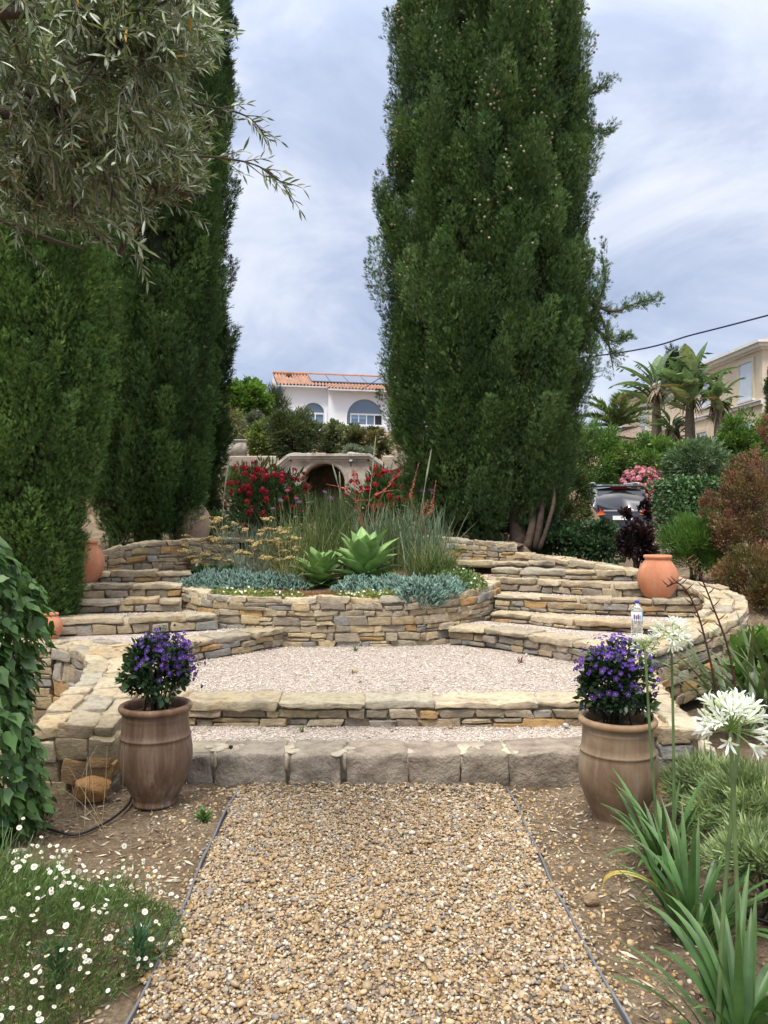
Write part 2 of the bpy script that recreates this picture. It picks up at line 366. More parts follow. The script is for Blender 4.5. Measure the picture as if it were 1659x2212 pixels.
def pathxy(g, n):
    y = np.where(g.random(n) < .5, g.uniform(1.6, 2.7, n), 4.28-np.abs(g.normal(0, .12, n))); x = path_x(y)+.07+g.uniform(PL, PR, n)
    k = (y > 3.6) | (g.random(n) < np.where(x < -.25, .9, .25)); return np.stack([x, y, np.full(n, .026)], 1)[k]
litter('path_leaf_litter', 800, pathxy, LIT, 0.017, 4)
# ---------------------------------------------------------------- stone walling
def box_template(na, nb, nc):
    def pos(k): return [-2, -1]+list(np.linspace(-1, 1, k+2)[1:-1])+[1, 2]      # +-2 = face, +-1 = start of the rounding
    A, B, C = pos(na), pos(nb), pos(nc); ids = {}; V = []; FL = []
    def vid(i, j, k):
        if (i, j, k) not in ids: ids[(i, j, k)] = len(V); V.append((A[i], B[j], C[k]))
        return ids[(i, j, k)]
    la, lb, lc = len(A)-1, len(B)-1, len(C)-1
    for i in range(la):
        for j in range(lb): FL += [(vid(i,j,0), vid(i,j+1,0), vid(i+1,j+1,0), vid(i+1,j,0)), (vid(i,j,lc), vid(i+1,j,lc), vid(i+1,j+1,lc), vid(i,j+1,lc))]
        for k in range(lc): FL += [(vid(i,0,k), vid(i+1,0,k), vid(i+1,0,k+1), vid(i,0,k+1)), (vid(i,lb,k), vid(i,lb,k+1), vid(i+1,lb,k+1), vid(i+1,lb,k))]
    for j in range(lb):
        for k in range(lc): FL += [(vid(0,j,k), vid(0,j,k+1), vid(0,j+1,k+1), vid(0,j+1,k)), (vid(la,j,k), vid(la,j+1,k), vid(la,j+1,k+1), vid(la,j,k+1))]
    return np.array(V, float), np.array(FL)
BT = box_template(3, 1, 2); BTC = box_template(9, 2, 1)
PAL = np.array([(.44,.35,.225),(.49,.39,.24),(.38,.32,.23),(.52,.41,.245),(.49,.31,.14),(.32,.305,.27),(.34,.285,.215),(.44,.37,.265),(.54,.455,.315),(.45,.365,.24),(.40,.34,.25),(.36,.325,.265)])
CAPPAL = np.array([(.54,.445,.30),(.50,.415,.28),(.58,.485,.335),(.47,.40,.285),(.53,.415,.255),(.43,.385,.30)])
class Path:
    def __init__(s, pts, z0, z1, smooth=True):
        pts = np.asarray(pts, float)[:, :2]
        t0 = np.linspace(0, 1, len(pts))
        if smooth: q = catmull(pts, 8)
        else: q = np.concatenate([np.linspace(pts[i], pts[i+1], 9)[:-1] for i in range(len(pts)-1)]+[pts[-1:]])
        t = np.linspace(0, 1, len(q))
        s.u = np.concatenate([[0], np.cumsum(np.linalg.norm(np.diff(q, axis=0), axis=1))]); s.len = s.u[-1]; s.q = q
        s.z0 = np.interp(t, np.linspace(0, 1, len(z0)), z0) if np.ndim(z0) else np.full(len(q), z0)
        s.z1 = np.interp(t, np.linspace(0, 1, len(z1)), z1) if np.ndim(z1) else np.full(len(q), z1)
        tg = unit(np.gradient(q, s.u, axis=0)); s.n = np.stack([tg[:, 1], -tg[:, 0]], 1)       # outward = right of the walk
    def at(s, u):
        I = lambda a: np.interp(u, s.u, a)
        return np.stack([I(s.q[:, 0]), I(s.q[:, 1])], -1), np.stack([I(s.n[:, 0]), I(s.n[:, 1])], -1), I(s.z0), I(s.z1)
def stone(mb, g, path, u0, u1, v0, v1, w0, w1, col, mode='frac', r=0.006, rough=0.007, BT=None):
    # u along the path, v outward (negative = into the wall), w height as a fraction of the wall or metres above its top
    V, FL = BT or globals()['BT']
    L = u1-u0; z0m = np.interp((u0+u1)/2, path.u, path.z0); z1m = np.interp((u0+u1)/2, path.u, path.z1)
    H = (w1-w0)*(z1m-z0m) if mode == 'frac' else (w1-w0)
    dim = np.array([L, v1-v0, H]); r = min(r, 0.3*dim.min())
    p = np.where(np.abs(V) == 2, np.sign(V)*dim/2, V*(dim/2-r))
    q = np.clip(p, -(dim/2-r), dim/2-r); d = p-q; nd = np.linalg.norm(d, axis=1, keepdims=True)
    p = np.where(nd > 0, q+d/np.maximum(nd, 1e-9)*r, p)
    f = p/(dim/2)                                             # irregular corners, then low bumps, then grain
    cj = g.normal(0, 1, (8, 3))*np.array([min(.012, .08*L), .006, min(.010, .10*abs(H))])*rough/0.010; k = 0
    for a in (-1, 1):
        for b in (-1, 1):
            for c in (-1, 1):
                wgt = (1+a*f[:, 0])*(1+b*f[:, 1])*(1+c*f[:, 2])/8; p = p+wgt[:, None]*cj[k]; k += 1
    ph = g.uniform(0, 6.28, 6); p[:, 1] += rough*0.55*(np.sin(p[:, 0]*g.uniform(14, 34)+ph[0])*np.sin(p[:, 2]*g.uniform(20, 50)+ph[1]))
    if len(V) > 150:
        for fq in (19, 43, 90): e_ = g.uniform(0, 6.28, 3); p[:, 1] += rough*.55*(19/fq)**.45*np.sin(p[:, 0]*fq*g.uniform(.7, 1.4)+e_[0])*(f[:, 1] > 0); p[:, 2] += rough*.30*(19/fq)**.5*np.sin(p[:, 0]*fq*g.uniform(.7, 1.4)+p[:, 1]*20+e_[1])*np.sign(f[:, 2])
    p[:, 2] += rough*0.3*np.sin(p[:, 0]*g.uniform(12, 30)+ph[2]); p += g.normal(0, rough*0.18, p.shape)
    U = (u0+u1)/2+p[:, 0]; _, _, z0, z1 = path.at(np.clip(U, 0, path.len))
    ua, ub = max(u0, 0), min(u1, path.len); e2, _, _, _ = path.at(np.array([ua, ub])); tg = unit(e2[1]-e2[0]); n = np.array([tg[1], -tg[0]])
    xy = e2[0]+tg*(U-ua)[:, None]+n*((v0+v1)/2+p[:, 1])[:, None]
    if mode == 'frac': z = z0+(z1-z0)*((w0+w1)/2)+p[:, 2]
    else: z = z1+(w0+w1)/2+p[:, 2]
    c = np.array(col)*g.uniform(.85, 1.15)*(1+g.normal(0, .012, 3))
    mb.add(np.c_[xy, z], FL.ravel(), np.full(len(FL), 4), c)
def wall_face(mb, g, path, hs=(.06, .10), ls=(.09, .25), depth=.12, gap=.007, pal=PAL, top=1.0, rough=0.008):
    H = (path.z1-path.z0).mean()*top; ws = [0.0]
    while ws[-1] < H-.02:
        ws.append(ws[-1]+g.uniform(*hs))
    ws = np.array(ws)/ws[-1]*top
    for a, b in zip(ws[:-1], ws[1:]):
        u = g.uniform(-.08, -.01)
        while u < path.len-.02:
            l = g.uniform(*ls)*(0.8+0.4*g.random()); e = min(u+l, path.len+.01)
            if path.len-e < .06: e = path.len+.005
            s0 = max(u, -.005); hh = (path.z1-path.z0).mean()
            gf = gap/hh; j = g.normal(0, .0035, 2)/hh
            if e-s0 > .03:
                pick = lambda: pal[g.integers(0, len(pal))]
                if g.random() < .24 and (b-a)*hh > .07 and e-s0 > .08:
                    m = a+(b-a)*g.uniform(.35, .65)
                    stone(mb, g, path, s0+gap/2, e-gap/2, -depth, g.normal(0, .006), a+gf/2, m-gf/2, pick(), rough=rough)
                    stone(mb, g, path, s0+gap/2, e-gap/2, -depth, g.normal(0, .006), m+gf/2, b-gf/2, pick(), rough=rough)
                else:
                    stone(mb, g, path, s0+gap/2, e-gap/2, -depth, g.normal(0, .008), a+gf/2+j[0], b-gf/2+j[1], pick(), rough=rough)
            u = e
def caps(mb, g, path, v0, v1, w0, w1, ls=(.3, .6), gap=.022, pal=CAPPAL, rough=0.011):
    u = 0.0
    while u < path.len-.02:
        e = min(u+g.uniform(*ls), path.len)
        if path.len-e < .12: e = path.len
        stone(mb, g, path, u+gap/2, e-gap/2, v0, v1+g.normal(0, .014), w0+g.uniform(-.004, .014), w1+g.normal(0, .006), pal[g.integers(0, len(pal))], 'abs', r=.008, rough=rough, BT=BTC)
        u = e
def paving(mb, g, path, W, th=.05, rows=(.11, .2), ls=(.14, .36), pal=CAPPAL, v_start=0.0):
    v = v_start
    while v > -W+.03:
        wv = g.uniform(*rows); v2 = max(v-wv, -W)
        if v2+W < .06: v2 = -W
        u = g.uniform(-.1, 0)
        while u < path.len-.02:
            e = min(u+g.uniform(*ls), path.len)
            if path.len-e < .07: e = path.len
            if e-max(u, 0) > .03:
                k = g.normal(0, .005)
                stone(mb, g, path, max(u, 0)+.006, e-.006, v2+.006+g.normal(0, .006), v-.006+g.normal(0, .006), -th, k, pal[g.integers(0, len(pal))], 'abs', r=.007, rough=.010, BT=BTC)
            u = e
        v = v2
def core(mb, path, v0, v1, top=-.03, bottom=0.0, col=(.40,.335,.24)):
    xy = path.q; a = xy+path.n*v1; b = xy+path.n*v0; n = len(xy)
    V = np.concatenate([np.c_[a, path.z0+bottom], np.c_[a, path.z1+top], np.c_[b, path.z1+top], np.c_[b, path.z0+bottom]])
    FL = [(k*n+i, k*n+i+1, ((k+1) % 4)*n+i+1, ((k+1) % 4)*n+i) for k in range(4) for i in range(n-1)]+[(0, n, 2*n, 3*n), (n-1, 4*n-1, 3*n-1, 2*n-1)]
    mb.faces(V, FL, col)
def split_build(items, parent):
    for name, mb, mat in items: mb.build(name, mat, parent)
def stone_wall(name, label, cat, path, seed, W=.3, paved=True, hs=(.055, .11), ls=(.09, .3), inner=None, group=None, capl=None, rough=.01, pal=PAL, ends=()):
    g = rng(seed); t = thing(name, label, cat, (*path.q[0], path.z0[0]), group)
    mb = MB(); th = .055; wall_face(mb, g, path, hs, ls, top=1.0 if not paved else 1-th/(path.z1-path.z0).mean()*.98, rough=rough, pal=pal)
    if inner is not None: wall_face(mb, g, inner, hs, ls, top=1-th/(inner.z1-inner.z0).mean(), rough=rough, pal=pal)
    for e in ends: wall_face(mb, g, e, hs, ls, rough=rough, pal=pal)
    mb.build('wall_face', STONE, t)
    if paved:
        mb = MB(); paving(mb, g, path, W, th) if capl is None else caps(mb, g, path, -W, .01, -th, 0, capl)
        mb.build('coping', STONE, t)
    mb = MB(); core(mb, path, -W+.03, -.03, -.022); mb.build('mortar_core', MORTAR, t)
    return t
# ---------------------------------------------------------------- the front kerb of big blocks
Path_ = Path
kp = Path([(-2.02, 4.33), (-1.2, 4.31), (-.3, 4.30), (.6, 4.31), (1.35, 4.33), (1.9, 4.36)], -0.02, [0.185, .185, .175, .18, .19, .19])
t = thing('kerb_step', 'lowest step, a row of big grey stone blocks behind the two glazed pots', 'step', (0, 4.3, 0), 'stone steps of the terrace')
g = rng(20); mb = MB(); u = 0.0; dabs = []; KP = np.array([(.40,.335,.255),(.36,.305,.235),(.43,.36,.28),(.34,.29,.23)])
for l in (.36, .38, .33, .40, .33, .36, .30, .26, .58, .60, .3):
    e = min(u+l, kp.len)
    if e-u > .1: stone(mb, g, kp, u+.004, e-.004, -.27, .0, 0, 1, KP[g.integers(0, 4)], r=.016, rough=.011, BT=box_template(9, 3, 5)); dabs.append(e)
    u = e
KERB = surfmat('kerb_stone', 0.93, 0.5, 1.2, 11, 0.9, 34, 0.03, 0.15, 9, (.40, .345, .27), 5)
mb.build('block_row', KERB, t)
mb = MB(); core(mb, kp, -.27, -.05, -.006, 0, (.50, .42, .31))
for u_ in dabs:
    for q in range(5):
        xy, nn, _, zt_ = kp.at(np.array([u_+g.normal(0, .022)])); s_ = np.array([g.uniform(.018, .05), g.uniform(.025, .06), .012]); V0, L0, S0 = BALL; mb.add(V0*s_*[1,1,.6]*(1+g.normal(0, .15, V0.shape))+[*(xy[0]-nn[0]*g.uniform(.03, .22)), float(zt_[0])-.004], L0, S0, (.56,.48,.36))
    xy, nn, _, zt_ = kp.at(np.array([u_])); V0, L0, S0 = BALL; mb.add(V0*[.014, .016, .05]*(1+g.normal(0, .2, V0.shape))+[*(xy[0]-nn[0]*.022), float(zt_[0])-.045], L0, S0, (.52,.44,.33))
mb.build('mortar_core', MORTAR, t)
# ---------------------------------------------------------------- steps: riser, coping, gravel tread
TREAD = MB()
def step(label, pts, z0, z1, back, seed, group='stone steps of the terrace', capl=(.26, .5), cap_h=.056, cd=.26, soil=None, riserpal=PAL, low=0.0):
    p = Path(pts, z0-low, z1); g = rng(seed); t = thing('stone_step', label, 'step', (*p.q[len(p.q)//2], z0), group)
    H = z1-z0
    mb = MB()
    if H-cap_h > .022: wall_face(mb, g, p, (.055, .09), (.09, .27), .14, .008, riserpal, 1-cap_h/(z1-z0+low), rough=.009)
    if mb.V: mb.build('riser', STONE, t)
    mb = MB(); caps(mb, g, p, -cd, .012, -cap_h+.004, 0, capl); mb.build('coping', STONE, t)
    mb = MB(); core(mb, p, -cd+.03, -.045, -.010, 0, (.47,.39,.28)); mb.build('mortar_core', MORTAR, t)
    inn = p.q-p.n*(cd-.05); poly = np.concatenate([np.c_[inn, np.full(len(inn), z1-.012)], np.c_[np.asarray(back, float), np.full(len(back), z1-.012)]])
    mb = MB(); mb.faces(poly, [tuple(range(len(poly)))], (.6, .52, .46)); mb.build('soil_bed' if soil else 'gravel_tread', soil or GRAVEL, t, False)
    return t, poly
polys = []
# the lowest tread, behind the kerb
mb = MB(); mb.faces([(-1.62, 4.5, .168), (1.5, 4.5, .168), (1.5, 5.05, .168), (-1.62, 5.05, .168)], [(0, 1, 2, 3)]); tr = mb.build('gravel_tread', GRAVEL, t, False)
polys.append(('r', -1.55, 1.45, 4.55, 4.92, .168))
step('wide straight step between the lowest tread and the white gravel platform', [(-1.72, 4.94), (-.8, 4.92), (0, 4.91), (.9, 4.92), (1.62, 4.94)], .165, .333, [(1.8, 5.6), (2.0, 6.4), (1.2, 7.4), (-1.7, 7.4), (-2.0, 6.6), (-1.9, 5.6)], 31, capl=(.42, .72), low=.03)
polys.append(('r', -1.75, 1.7, 5.12, 7.1, .322))
def S(*a): return [P(x, 1120, d)[:2] for x, d in a]
R1 = S((972, 7.15), (1050, 6.98), (1130, 6.66), (1230, 6.33), (1310, 6.05)); R2 = S((1060, 7.56), (1150, 7.32), (1230, 7.02), (1335, 6.88), (1432, 6.6))
R3 = S((1070, 7.80), (1190, 7.55), (1317, 7.36), (1420, 7.27), (1535, 7.2)); R4 = S((1070, 8.2), (1175, 7.95), (1280, 7.66), (1400, 7.5), (1480, 7.45))
R5 = S((1060, 8.4), (1180, 8.15), (1282, 8.05), (1390, 7.95)); R6 = S((985, 8.75), (1050, 8.68), (1120, 8.6), (1200, 8.55))
L1 = S((400, 6.22), (430, 6.36), (500, 6.58), (555, 6.8), (612, 7.05)); L2 = S((60, 6.55), (150, 6.62), (257, 6.72), (360, 6.82), (470, 7.0))
L3 = S((60, 7.0), (170, 7.1), (280, 7.18), (390, 7.27)); L4 = S((60, 7.3), (172, 7.38), (280, 7.44), (390, 7.5)); L5 = S((80, 7.68), (225, 7.75), (320, 7.8), (412, 7.9))
step('lowest curved step right of the planter, behind the flowering pot', R1, .33, .50, [(2.2, 6.3), (2.6, 6.6), (2.3, 7.3), (.95, 7.6)], 32)
step('second curved step right of the planter, with the water bottle before it', R2, .49, .58, [(2.9, 6.8), (2.9, 7.3), (1.1, 7.9)], 33, capl=(.3, .55))
step('step right of the planter that runs in front of the big terracotta urn', R3, .575, .735, [(3.15, 7.3), (2.9, 7.7), (1.2, 8.3)], 34)
step('step right of the planter ending behind the terracotta urn', R4, .73, .86, [(2.95, 7.8), (2.6, 8.3), (1.2, 8.6)], 35)
step('second highest step right of the planter, grey below pale slabs', R5, .855, .95, [(2.7, 8.25), (2.2, 8.9), (1.1, 9.0)], 36, soil=SOIL)
step('short highest step below the low wall at the right cypress', R6, .945, 1.02, [(2.1, 8.8), (1.9, 9.1), (.7, 9.1)], 37, soil=SOIL)
step('lowest curved step left of the planter, behind the pot of purple flowers', L1, .33, .495, [(-1.5, 7.2), (-2.6, 6.9), (-3.6, 6.8), (-3.6, 6.15), (-2.1, 6.0)], 38)
step('second step left of the planter made of long slabs on big blocks', L2, .49, .63, [(-2.0, 7.5), (-3.6, 7.3)], 39, capl=(.5, .85))
step('third step left of the planter, rusty slab in its middle', L3, .625, .74, [(-2.2, 7.7), (-3.7, 7.6)], 40)
step('fourth step left of the planter, on which the terracotta urn stands', L4, .735, .86, [(-2.3, 8.0), (-3.8, 8.0)], 41)
step('highest grey step left of the planter below the curved wall', L5, .855, .955, [(-2.0, 8.5), (-3.9, 8.4)], 42, soil=SOIL)
# ---------------------------------------------------------------- planter wall
pf = [(-1.95, 9.6), (-2.25, 8.6), (-2.2, 8.05), (-2.05, 7.62), (-1.67, 7.2), (-1.2, 7.06), (-.5, 7.05), (.3, 7.1), (.74, 7.36), (1.0, 7.66), (1.22, 8.12), (1.3, 8.5), (1.15, 9.4)]
pz = [.9, .88, .87, .84, .79, .777, .777, .777, .785, .80, .83, .86, .88]
PW = Path(pf, .30, pz)
t = stone_wall('planter_wall', 'rounded dry stone wall of the raised planter with agaves and succulents', 'wall', PW, 50, .26, True, (.062, .10), (.08, .25))
g = rng(51)
def planter_z(x, y): return .775+.16*sst(7.4, 9.0, y)+.015*lump(x*3, y*3)
inn = PW.q-PW.n*.2; cx, cy = -.45, 8.3
mb = MB(); rings = np.concatenate([np.stack([inn*(1-k)+np.array([cx, cy])*k for k in (0, .2, .4, .6, .8)], 0).reshape(-1, 2), [[cx, cy]]]); n = len(inn)
V = np.c_[rings, planter_z(rings[:, 0], rings[:, 1])]
V[:n, 2] = np.minimum(V[:n, 2], PW.z1-.06)
FL = [(r*n+i, r*n+i+1, (r+1)*n+i+1, (r+1)*n+i) for r in range(4) for i in range(n-1)]+[(4*n+i, 4*n+i+1, 5*n) for i in range(n-1)]
mb.faces(V, FL); tag(mb.build('planter_soil', SOIL), kind='structure')
# back walls either side
bl = Path(S((130, 7.85), (200, 8.0), (260, 8.15), (320, 8.25), (390, 8.4), (450, 8.6), (520, 9.0)), .94, [1.02, 1.12, 1.20, 1.25, 1.26, 1.27, 1.27])
stone_wall('stone_wall', 'curved low stone wall below the left cypresses', 'wall', bl, 52, .3, True, (.05, .09), (.08, .2), group='low retaining walls under the cypresses')
br = Path(S((880, 9.3), (950, 9.1), (1010, 9.02), (1060, 8.98), (1116, 8.95)), 1.0, [1.30, 1.28, 1.25, 1.22, 1.21])
e = Path([br.q[-1], br.q[-1]+[.03, .35]], 1.0, 1.21, False)
stone_wall('stone_wall', 'low stone wall with a square end below the right cypress', 'wall', br, 53, .3, True, (.05, .085), (.08, .22), group='low retaining walls under the cypresses', ends=[e])
mb = MB(); top = np.concatenate([bl.q[::-1]-bl.n[::-1]*.2]); V = []
poly = np.concatenate([np.c_[bl.q-bl.n*.2, bl.z1-.06], [[-1.4, 10.2, 1.2], [-4.5, 10.2, 1.18], [-4.6, 8.0, 1.0]]]); mb.faces(poly, [tuple(range(len(poly)))])
poly = np.concatenate([np.c_[br.q-br.n*.2, br.z1-.06], [[1.75, 9.6, 1.18], [1.7, 10.3, 1.2], [-.5, 10.3, 1.21], [-.4, 9.6, 1.2]]]); mb.faces(poly, [tuple(range(len(poly)))])
tag(mb.build('planting_bed', SOIL), kind='structure')
# right wing: big curved wall
wp = [(1.95, 5.72), (2.2, 5.84), (2.6, 6.08), (2.98, 6.38), (3.2, 6.75), (3.32, 7.3), (3.12, 7.86), (2.78, 8.3), (2.4, 8.72), (2.0, 9.05), (1.6, 9.2)]
wz1 = [.50, .53, .61, .69, .75, .82, .88, .96, 1.02, 1.07, 1.10]; wz0 = [.0, .05, .15, .22, .28, .4, .5, .6, .7, .8, .9]
WP = Path(wp, wz0, wz1)
wi = WP.q-WP.n*.34; k = len(wi)*5//11
IN = Path(wi[k:][::-1][::6], [.95, .95, .86, .74, .6], (WP.z1[k:][::-1][::6]-.0))
stone_wall('curved_wall', 'big curved stone wall with a broad pale flagged top on the right', 'wall', WP, 54, .36, True, (.055, .095), (.07, .2), inner=IN)
# low front wings
wr = Path([(1.50, 4.17), (1.74, 4.2), (1.82, 4.9), (1.92, 5.5), (1.96, 5.76)], -.02, [.35, .35, .37, .43, .50], False)
t = stone_wall('wing_wall', 'low stone wing wall with flagged top behind the right glazed pot', 'wall', wr, 55, .36, False, (.08, .13), (.14, .3), group='low front wing walls', rough=.010)
mb = MB(); g = rng(56); paving(mb, g, Path([(1.74, 4.16), (1.82, 4.9), (1.92, 5.5), (1.97, 5.8)], 0, [.352, .375, .435, .505]), .42, .06, (.12, .2), (.15, .32)); mb.build('coping', STONE, t)
wl = Path([(-2.6, 6.02), (-2.3, 5.8), (-2.1, 5.5), (-2.02, 5.1), (-1.95, 4.6), (-1.91, 4.20)], -.02, [.50, .485, .465, .44, .40, .36], True)
we = Path([(-1.92, 4.185), (-1.48, 4.165)], -.02, .30, False); wi_ = Path([(-1.475, 4.17), (-1.47, 4.36)], -.02, .30, False)
t = stone_wall('wing_wall', 'low stone wing wall with flagged top behind the left glazed pot', 'wall', wl, 57, .40, False, (.10, .15), (.16, .3), group='low front wing walls', rough=.010, ends=(we, wi_))
mb = MB(); g = rng(58); paving(mb, g, Path([(-2.62, 6.04), (-2.32, 5.82), (-2.12, 5.5), (-2.04, 5.1), (-1.97, 4.6), (-1.93, 4.17)], 0, [.502, .487, .467, .44, .40, .357]), .46, .06, (.13, .22), (.16, .34)); mb.build('coping', STONE, t)
mb = MB(); mb.faces([(-1.66, 4.3, .335), (-1.58, 4.9, .36), (-1.62, 5.6, .40), (-1.80, 6.1, .475), (-2.2, 6.1, .478), (-2.3, 5.86, .47), (-1.95, 5.2, .42)], [tuple(range(7))]); mb.build('mortar_bed', MORTAR, t)
mb = MB(); paving(mb, rng(63), Path([(-1.62, 4.7), (-1.66, 5.2), (-1.75, 5.7), (-2.1, 6.15)], 0, [.395, .425, .465, .5], True), .0001+.3, .05, (.13, .22), (.18, .36), v_start=.26); mb.build('flagstones', STONE, t)
pit = Path([(-4.6, 6.35), (-3.6, 6.2), (-2.62, 6.03)], -.02, [.50, .5, .5])
stone_wall('stone_wall', 'dark stone wall in the hollow beside the ivy at the left', 'wall', pit, 59, .4, True, (.09, .14), (.12, .25))
# loose crushed stone on the treads
OCT = T_([(1,0,0),(-1,0,0),(0,1,0),(0,-1,0),(0,0,.7),(0,0,-.7)], [(0,2,4),(2,1,4),(1,3,4),(3,0,4),(2,0,5),(1,2,5),(3,1,5),(0,3,5)])
CHIP = np.array([(.60,.52,.45),(.68,.61,.54),(.50,.42,.35),(.57,.475,.40),(.72,.66,.60),(.45,.37,.30)])
mb = MB(); g = rng(60)
for _, x0, x1, y0, y1, z in polys:
    n = int((x1-x0)*(y1-y0)*4600); x = g.uniform(x0, x1, n); y = g.uniform(y0, y1, n)
    if z > .3: k = ~((x > .75) & (y > 7.0-.55*(x-.75))) & ~((x < -1.4) & (y > 6.3+.8*(x+1.75))); x, y = x[k], y[k]; n = len(x)
    s = np.exp(g.normal(math.log(.0052), .35, n))
    inst(mb, OCT, np.stack([x, y, np.full(n, z)+s*.4], 1), randrot(g, n), np.stack([s*g.uniform(.7, 1.2, n), s*g.uniform(.7, 1.5, n), s*g.uniform(.6, 1, n)], 1), CHIP[g.integers(0, 6, n)]*g.uniform(.85, 1.1, (n, 1)))
for pts, z, wdt in ((R1, .49, .33), (R2, .57, .3), (R3, .725, .25), (L1, .485, .28), (L2, .62, .25), (L3, .73, .2)):
    p = Path(pts, 0, z); n = int(p.len*wdt*2600); u = g.uniform(0, p.len, n); xy, nn, _, _ = p.at(u); xy = xy-nn*(.2+g.random(n)*wdt)[:, None]
    s = np.exp(g.normal(math.log(.0062), .3, n))
    inst(mb, OCT, np.c_[xy, np.full(n, z-.002)+s*.3], randrot(g, n), np.stack([s, s*1.2, s*.8], 1), CHIP[g.integers(0, 6, n)])
tag(mb.build('crushed_stone', surfmat('chip', .9, .9, 1.1, 50, 0)), kind='stuff')
g = rng(61); mb = MB(); n = 500
def platxy(g, n): x = g.uniform(-1.6, 1.5, n); y = np.where(g.random(n) < .5, 4.86-np.abs(g.normal(0, .06, n)), g.uniform(5.2, 6.9, n)); return np.stack([x, y, np.where(y > 5, .332, .178)], 1)
litter('terrace_leaf_litter', 420, platxy, [(.10,.07,.05),(.2,.14,.09),(.3,.22,.15)], .014, 62)
# ---------------------------------------------------------------- pots, urns, bottle and other small things
def potmat(name, c1, c2, c3, c4, rough=.55, streak=1.0):
    m, nt, b, o = newmat(name); oc = objco(nt)
    mp = nt.nodes.new('ShaderNodeMapping'); mp.inputs['Scale'].default_value = (9, 9, .9); nt.links.new(oc, mp.inputs[0])
    a = NOISE(nt, mp.outputs[0], 2.2, 7, .65).outputs[0]; c = NOISE(nt, oc, 4.2, 4, .5, .3).outputs[0]
    f = MATH(nt, 'ADD', MATH(nt, 'MULTIPLY', a, .6*streak), MATH(nt, 'MULTIPLY', c, 1-.6*streak))
    col = RAMP(nt, f, [(.34, c1), (.46, c2), (.56, c3), (.68, c4)])
    col = MIX(nt, 1, col, attr(nt), 'MULTIPLY')
    mp2 = nt.nodes.new('ShaderNodeMapping'); mp2.inputs['Scale'].default_value = (14, 14, 1.6); mp2.inputs['Location'].default_value = (3, 7, 1); nt.links.new(oc, mp2.inputs[0])
    dr = MATH(nt, 'MULTIPLY', RAMP(nt, NOISE(nt, mp2.outputs[0], 1.3, 8, .7, .4).outputs[0], [(.52, (0, 0, 0)), (.66, (.5,)*3)]), RAMP(nt, NOISE(nt, oc, 2.6, 4, .6).outputs[0], [(.42, (.15,)*3), (.6, (1, 1, 1))]))
    col = MIX(nt, dr, col, (.50, .43, .36)); sp = NOISE(nt, oc, 38, 4, .7).outputs[0]; col = MIX(nt, RAMP(nt, sp, [(.62, (0, 0, 0)), (.72, (.35,)*3)]), col, (.09, .06, .04))
    nt.links.new(col, b.inputs['Base Color']); b.inputs['Roughness'].default_value = rough; b.inputs['Specular IOR Level'].default_value = .35
    bump(nt, b, MATH(nt, 'ADD', a, NOISE(nt, oc, 60, 4, .6).outputs[0]), .22, .006); return m
GLAZE = potmat('brown_glaze', (.080,.045,.026), (.13,.079,.049), (.185,.12,.078), (.30,.225,.155))
GLAZE2 = potmat('buff_glaze', (.12,.074,.040), (.195,.13,.078), (.26,.185,.118), (.37,.29,.19), streak=.45)
TERRA = potmat('terracotta', (.42,.165,.085), (.50,.205,.108), (.55,.235,.13), (.61,.30,.185), .85, .35)
OLDT = potmat('old_clay', (.32,.22,.15), (.40,.29,.20), (.47,.34,.24), (.54,.41,.30), .85, .3)
def big_pot(label, x, y, k, mat, seed):
    t = thing('glazed_pot', label, 'pot', (x, y, 0), 'tall glazed pots beside the path')
    prof = [(.0,.004),(.104,.004),(.112,0),(.119,.004),(.121,.016),(.116,.028),(.122,.042),(.143,.082),(.168,.14),(.187,.195),(.1965,.25),(.1955,.30),(.188,.35),(.1845,.366),(.186,.368),(.189,.374),(.186,.380),(.182,.383),(.1785,.41),(.1755,.45),(.1755,.474),(.1762,.476),(.1755,.478),(.176,.50),(.178,.508)]
    mb = MB(); lathe(mb, np.array(prof)*k, 64, (x, y, 0), (1, 1, 1), wob=.004, seed=seed); mb.build('body', mat, t)
    rim = [(.177,.505),(.187,.508),(.1945,.517),(.196,.530),(.190,.541),(.179,.545),(.169,.541),(.163,.530),(.161,.505),(.160,.470)]
    mb = MB(); lathe(mb, np.array(rim)*k, 64, (x, y, 0), (1.25, 1.15, 1.05), wob=.004, seed=seed); mb.build('rim', mat, t)
    mb = MB(); lathe(mb, [(.162*k,.485*k),(.1,.492*k),(.0,.495*k)], 32, (x, y, 0)); mb.build('potting_soil', SOIL, t)
    return t
big_pot('tall brown streaky glazed pot, darker of the two, left of the path', -1.205, 4.06, .965, GLAZE, 1)
big_pot('tall buff and pinkish glazed pot, paler of the two, right of the path', 1.152, 3.79, .965, GLAZE2, 3)
UR = [(.0,.0),(.098,.0),(.108,.004),(.128,.03),(.158,.08),(.180,.135),(.192,.19),(.190,.235),(.176,.285),(.152,.33),(.129,.362),(.117,.380),(.116,.388),(.121,.392),(.130,.396),(.133,.408),(.130,.420),(.122,.424),(.112,.420),(.105,.40),(.108,.36)]
def urn(label, p, k, mat=TERRA, group='terracotta urns on the terrace', tilt=0, name='terracotta_urn'):
    t = thing(name, label, 'urn', p, group); t.rotation_euler = (0, tilt, 0)
    mb = MB(); lathe(mb, np.array(UR[:13])*k, 56, p, (1, 1, 1)); mb.build('body', mat, t)
    mb = MB(); lathe(mb, np.array(UR[12:])*k, 56, p, (1.04, 1.02, 1)); mb.build('rim', mat, t)
urn('smooth terracotta urn standing in the open on the right steps', (2.655, 7.46, .722), 1.0)
urn('smooth terracotta urn half hidden by the left cypress, beside the curved wall', (-2.97, 7.62, .86), 1.0)
